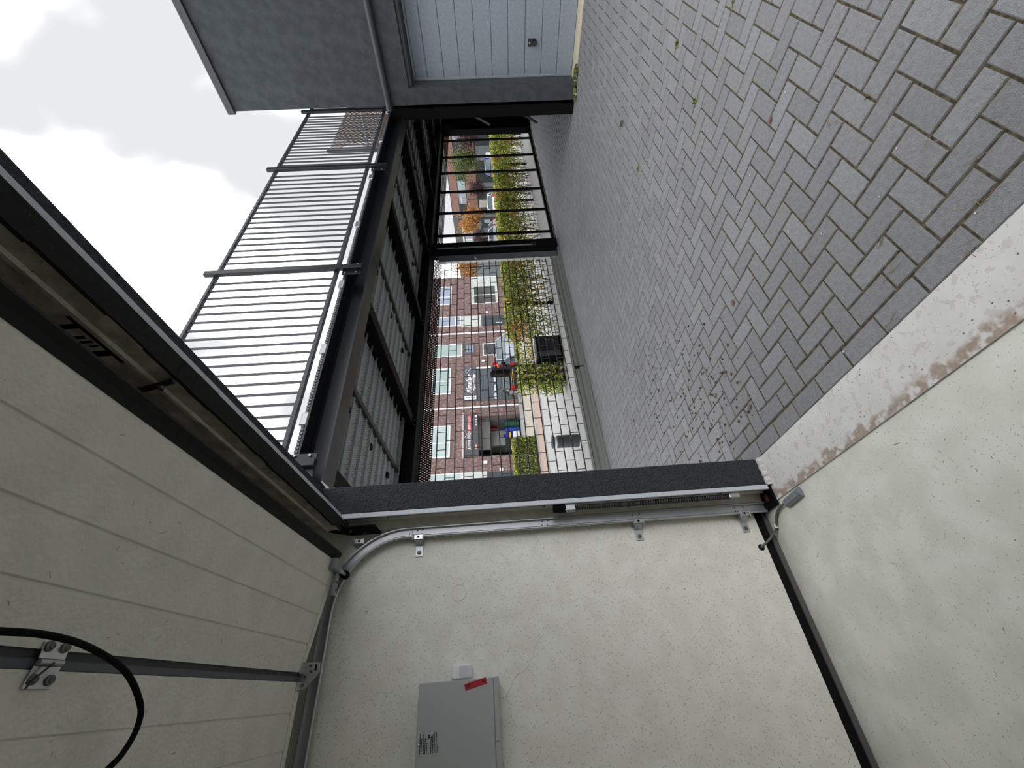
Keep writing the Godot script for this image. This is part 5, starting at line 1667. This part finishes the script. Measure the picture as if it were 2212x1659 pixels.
func tree(n: String, label: String, at: Vector3, low: float, high: float, r: float, tones: Array, count: int, size: float) -> void:
	var t := thing(n, label, "tree", at)
	var m := (low + high) * 0.5
	var wood := part(t, "trunk", tube_mesh(curve([Vector3.ZERO, Vector3(0.05, low, 0.02), Vector3(-0.05, m, 0), Vector3(0.04, high - 0.4, 0.05)], 4), 0.09, 7), mats.bark)
	for k in 7:
		var a := TAU * k / 7.0
		part(wood, "branch", tube_mesh(curve([Vector3(0, low + 0.15 * k, 0), Vector3(cos(a) * r * 0.4, low + 0.3 * k + 0.3, sin(a) * r * 0.4), Vector3(cos(a) * r * 0.8, m + 0.2 * k, sin(a) * r * 0.8)], 4), 0.03, 5), mats.bark)
	var lumps := []
	for k in 16:
		var d := Vector3(rng.randfn(), rng.randfn() * 0.9, rng.randfn()).normalized() * pow(rng.randf(), 0.4) * 0.75
		lumps.append(Vector3(d.x * r, m + d.y * (high - low) * 0.5, d.z * r))
	var spots := []
	for i in count:
		var c: Vector3 = lumps[rng.randi() % lumps.size()]
		var d := Vector3(rng.randfn(), rng.randfn(), rng.randfn()) * r * 0.2
		spots.append([c + d, size * rng.randf_range(0.6, 1.4), blend(tones)])
	foliage(t, "crown", spots)


func trees() -> void:
	var olive := [Color(0.11, 0.14, 0.04), Color(0.16, 0.19, 0.06), Color(0.22, 0.25, 0.09), Color(0.07, 0.09, 0.03)]
	var orange := [Color(0.65, 0.26, 0.08), Color(0.55, 0.22, 0.07), Color(0.62, 0.36, 0.10), Color(0.32, 0.22, 0.06)]
	var plum := [Color(0.08, 0.04, 0.05), Color(0.13, 0.06, 0.07), Color(0.05, 0.03, 0.035)]
	tree("leafy_tree", "round olive-green tree before the slatted house", Vector3(-23.7, 0, -52), 2.1, 6.1, 2.2, olive, 3600, 0.22)
	tree("autumn_tree", "orange autumn tree right of the gate post", Vector3(-31.2, 0, -52), 2.0, 5.9, 2.1, orange, 3600, 0.22)
	tree("autumn_tree", "orange autumn tree beside the corner of the brick shops", Vector3(-31.6, 0, -42), 2.3, 6.4, 1.7, orange, 2600, 0.2)
	tree("plum_tree", "dark purple tree at the fence end, behind the pale name board", Vector3(-20.4, 0, -52), 1.8, 5.0, 2.0, plum, 2600, 0.2)
	tree("plum_tree", "dark purple tree between the olive and the orange tree", Vector3(-28.0, 0, -54), 1.5, 4.0, 1.3, plum, 1800, 0.18)
	tree("plum_tree", "dark purple tree left of the orange tree, before the white windows", Vector3(-35.0, 0, -53), 1.4, 3.9, 1.6, plum, 2000, 0.18)


# ---------------------------------------------------------------- cars
func car(label: String, paint: String, at: Vector3, turn: float, length := 4.0, width := 1.74, height := 1.45) -> void:
	# built with its tail towards local +x
	var t := thing("parked_car", label, "car", at)
	t.rotation.y = turn
	var l := length * 0.5
	var w := width * 0.5
	var b := height * 0.6
	var lower := [Vector2(-l, 0.35), Vector2(-l + 0.06, 0.62), Vector2(-l + 0.9, b - 0.05), Vector2(-l + 1.3, b), Vector2(l - 0.35, b), Vector2(l - 0.06, b - 0.12), Vector2(l, 0.55), Vector2(l - 0.03, 0.3), Vector2(l - 0.3, 0.22), Vector2(-l + 0.3, 0.22)]
	part(t, "body", prism_mesh(lower, Transform3D(Basis.IDENTITY, Vector3(0, 0, -w)), width), mats[paint])
	# glass house narrowing towards the roof
	var g := new_st()
	var base := [Vector3(-l + 1.15, b, w - 0.03), Vector3(l - 0.25, b, w - 0.03), Vector3(l - 0.25, b, -w + 0.03), Vector3(-l + 1.15, b, -w + 0.03)]
	var roof := [Vector3(-l + 1.95, height - 0.04, w - 0.2), Vector3(l - 0.75, height - 0.04, w - 0.2), Vector3(l - 0.75, height - 0.04, -w + 0.2), Vector3(-l + 1.95, height - 0.04, -w + 0.2)]
	for i in 4:
		quad(g, base[i], base[(i + 1) % 4], roof[(i + 1) % 4], roof[i], Vector3(0, b, 0))
	part(t, "windows", g.commit(), mats.car_glass)
	part(t, "roof", tapered([Vector2(-l + 1.9, w - 0.18), Vector2(l - 0.7, w - 0.18), Vector2(l - 0.7, -w + 0.18), Vector2(-l + 1.9, -w + 0.18)], [Vector2(-l + 2.1, w - 0.3), Vector2(l - 0.85, w - 0.3), Vector2(l - 0.85, -w + 0.3), Vector2(-l + 2.1, -w + 0.3)], Transform3D(Basis(Vector3.RIGHT, Vector3(0, 0, 1), Vector3.UP), Vector3(0, height - 0.05, 0)), 0.06), mats[paint])
	for i in 4:
		part(t, "pillar", tube_mesh([base[i], roof[i]], 0.045, 6), mats[paint])
	for s in [-1.0, 1.0]:
		part(t, "pillar", tube_mesh([Vector3(0.2, b, s * (w - 0.03)), Vector3(0.2, height - 0.04, s * (w - 0.2))], 0.035, 6), mats[paint])
		for x in [-l + 0.75, l - 0.75]:
			var wh := part(t, "wheel", cyl_mesh(0.2, 0.31, 0.31, 18), mats.tyre, Vector3(x, 0.31, s * (w - 0.18)), Basis(Vector3.RIGHT, s * PI / 2))
			part(wh, "hub", cyl_mesh(0.012, 0.19, 0.17, 14), mats.car_silver, Vector3(0, 0.2, 0))
		pbox(t, "tail_light", Vector3(l - 0.12, b - 0.32, s * w - 0.02 - (0.22 if s > 0 else 0.0)), Vector3(l + 0.01, b - 0.05, s * w + 0.02 + (0.22 if s < 0 else 0.0)), mats.tail_red, 0.02)
		pbox(t, "mirror", Vector3(-l + 1.35, b, s * (w + 0.08) - 0.07), Vector3(-l + 1.5, b + 0.12, s * (w + 0.08) + 0.07), mats[paint], 0.02)
	pbox(t, "number_plate", Vector3(l - 0.02, 0.55, -0.26), Vector3(l + 0.015, 0.67, 0.26), mats.plate_yellow, 0.004)
	pbox(t, "bumper", Vector3(l - 0.1, 0.26, -w + 0.1), Vector3(l + 0.03, 0.44, w - 0.1), mats.tyre, 0.03)


func cars() -> void:
	car("black car with a yellow number plate behind the traffic signal", "car_black", Vector3(-21.2, 0, -16.2), -0.52, 3.9, 1.62, 1.3)
	car("silver car with a rounded roof seen over the ivy hedge", "car_silver", Vector3(-21.0, 0, -18.7), PI - 0.5, 4.1, 1.74, 1.5)
	car("blue hatchback with red tail lights beyond the hedge", "car_blue", Vector3(-21.6, 0, -46.5), -1.25, 4.1, 1.75, 1.46)
	car("white car with a yellow plate parked left of the blue hatchback", "car_white", Vector3(-25.4, 0, -46.0), -1.2, 4.2, 1.78, 1.46)
	car("pale car parked leftmost, next to the gate post", "car_pale", Vector3(-30.4, 0, -46.0), 0.15, 4.3, 1.78, 1.5)
	var s := thing("road_sign", "white square sign standing before the blue hatchback", "sign", Vector3(-19.4, 0, -44))
	part(s, "pole", tube_mesh([Vector3(0, 0, 0), Vector3(0, 1.3, 0)], 0.03, 6), mats.black_steel)
	pbox(s, "plate", Vector3(-0.25, 0.75, 0.03), Vector3(0.25, 1.3, 0.06), mats.sign_white, 0.01)
	part(s, "arrow", prism_mesh([Vector2(-0.1, -0.1), Vector2(0.1, 0.12), Vector2(0.02, 0.12), Vector2(-0.1, 0.0)], along_z(0.06).translated(Vector3(0, 1.02, 0)), 0.006), mats.black_steel)


# ---------------------------------------------------------------- scraps on the paving
func litter() -> void:
	var st := new_st()
	for p in [[-2.15, -1.3], [-4.1, -2.4], [-4.3, -4.1], [-3.6, -3.2], [-1.9, -1.9], [-3.9, -5.2], [-2.9, -3.9], [-2.2, -4.6], [-1.55, -5.3], [-2.05, -2.7], [-0.9, -2.35]]:
		var f := Transform3D(Basis.from_euler(Vector3(rng.randf_range(-0.3, 0.3), rng.randf() * TAU, rng.randf_range(-0.3, 0.3))).scaled(Vector3.ONE * rng.randf_range(0.03, 0.055)), Vector3(p[0] + rng.randf_range(-0.1, 0.1), 0.006, p[1]))
		var c := Vector3(0, 0.1, 0)
		var rim := [Vector3(0, 0, -0.5), Vector3(0.25, 0.12, -0.2), Vector3(0.3, 0.05, 0.15), Vector3(0, 0.02, 0.5), Vector3(-0.3, 0.05, 0.15), Vector3(-0.25, 0.12, -0.2)]
		for i in 6:
			tri(st, f * c, f * (rim[i] as Vector3), f * (rim[(i + 1) % 6] as Vector3), Vector3.UP)
	var o := part(self, "dry_leaves", st.commit(), mk("dry_leaf", Color(0.5, 0.36, 0.29), 0.8))
	tag_stuff(o, "few dry brown leaves scattered on the block paving", "leaves")
	st = new_st()
	for p in [[-0.62, -1.23], [-0.72, -1.13], [-0.95, -1.33], [-1.02, -1.2], [-0.8, -1.05], [-1.3, -1.55], [-0.66, -1.42], [-0.78, -1.9], [-2.1, -1.45], [-1.15, -1.06]]:
		for k in 4:
			var a := Vector3(p[0] + rng.randf_range(-0.02, 0.02), 0.003, p[1] + rng.randf_range(-0.02, 0.02))
			var d := Vector3.FORWARD.rotated(Vector3.UP, rng.randf() * TAU) * rng.randf_range(0.015, 0.04)
			add_tube(st, [a, a + d * 0.5 + Vector3(0, rng.randf_range(0.002, 0.012), 0), a + d + Vector3(rng.randf_range(-0.01, 0.01), 0.002, 0)], 0.0011, 4)
	o = part(self, "dry_twigs", st.commit(), mk("straw", Color(0.66, 0.58, 0.44), 0.85))
	tag_stuff(o, "bits of straw and dry twig on the paving near the threshold", "twigs")
	st = new_st()
	for i in 46:
		var z := -1.05 - pow(rng.randf(), 1.6) * 3.6
		var x := -0.5 + (z + 1.0) * 0.4 + rng.randf_range(-1.7, 0.3)
		var a := Vector3(x, 0.001, z)
		add_box(st, -Vector3(0.0016, 0, 0.002) * rng.randf_range(0.7, 1.8), Vector3(0.0016, 0.002, 0.002) * rng.randf_range(0.7, 1.8), 0.0005, Transform3D(Basis(Vector3.UP, rng.randf() * TAU), a))
	o = part(self, "pale_grit", st.commit(), mats.sign_white)
	tag_stuff(o, "pale bits of grit scattered on the block paving", "grit")
	# crumbs of soil swept up against the pier
	st = new_st()
	for i in 260:
		var a := Vector3(-2.55 + rng.randfn() * 0.28, 0.0, -1.62 + rng.randfn() * 0.24)
		if i > 170:
			a = Vector3(-3.1 + rng.randfn() * 0.35, 0.0, -2.3 + rng.randfn() * 0.4)
		var k := rng.randf_range(0.002, 0.009)
		add_box(st, -Vector3(k, 0, k), Vector3(k, k * 0.8, k * 1.3), k * 0.4, Transform3D(Basis(Vector3.UP, rng.randf() * TAU), a))
	o = part(self, "soil_crumbs", st.commit(), mk("soil", Color(0.30, 0.24, 0.17), 0.95))
	tag_stuff(o, "brown crumbs of soil on the paving beside the dark pier", "soil")
	# tufts in the joints: at the corner of the garage row and along the joints
	var tufts := []
	for p in [[-2.2, -7.66, 30, 0.09], [-2.42, -7.62, 20, 0.08], [-2.5, -7.55, 16, 0.06], [-0.63, -1.8, 8, 0.012], [-1.15, -3.3, 10, 0.03], [-0.6, -3.2, 10, 0.025], [-0.95, -3.9, 12, 0.03], [-1.9, -4.9, 12, 0.04], [-2.0, -4.1, 10, 0.03]]:
		for k in p[2]:
			tufts.append([Vector3(p[0] + rng.randf_range(-1.0, 1.0) * p[3], p[3] * 0.35, p[1] + rng.randf_range(-0.6, 0.6) * p[3]), p[3], blend([Color(0.12, 0.18, 0.04), Color(0.22, 0.26, 0.07), Color(0.3, 0.3, 0.12)])])
	var holder := thing("joint_weeds", "small green weeds growing in the paving joints", "weeds")
	stuff(holder)
	foliage(holder, "blades", tufts)


func tag_stuff(o: Node3D, label: String, cat: String) -> void:
	o.set_meta("kind", "stuff")
	o.set_meta("label", label)
	o.set_meta("category", cat)
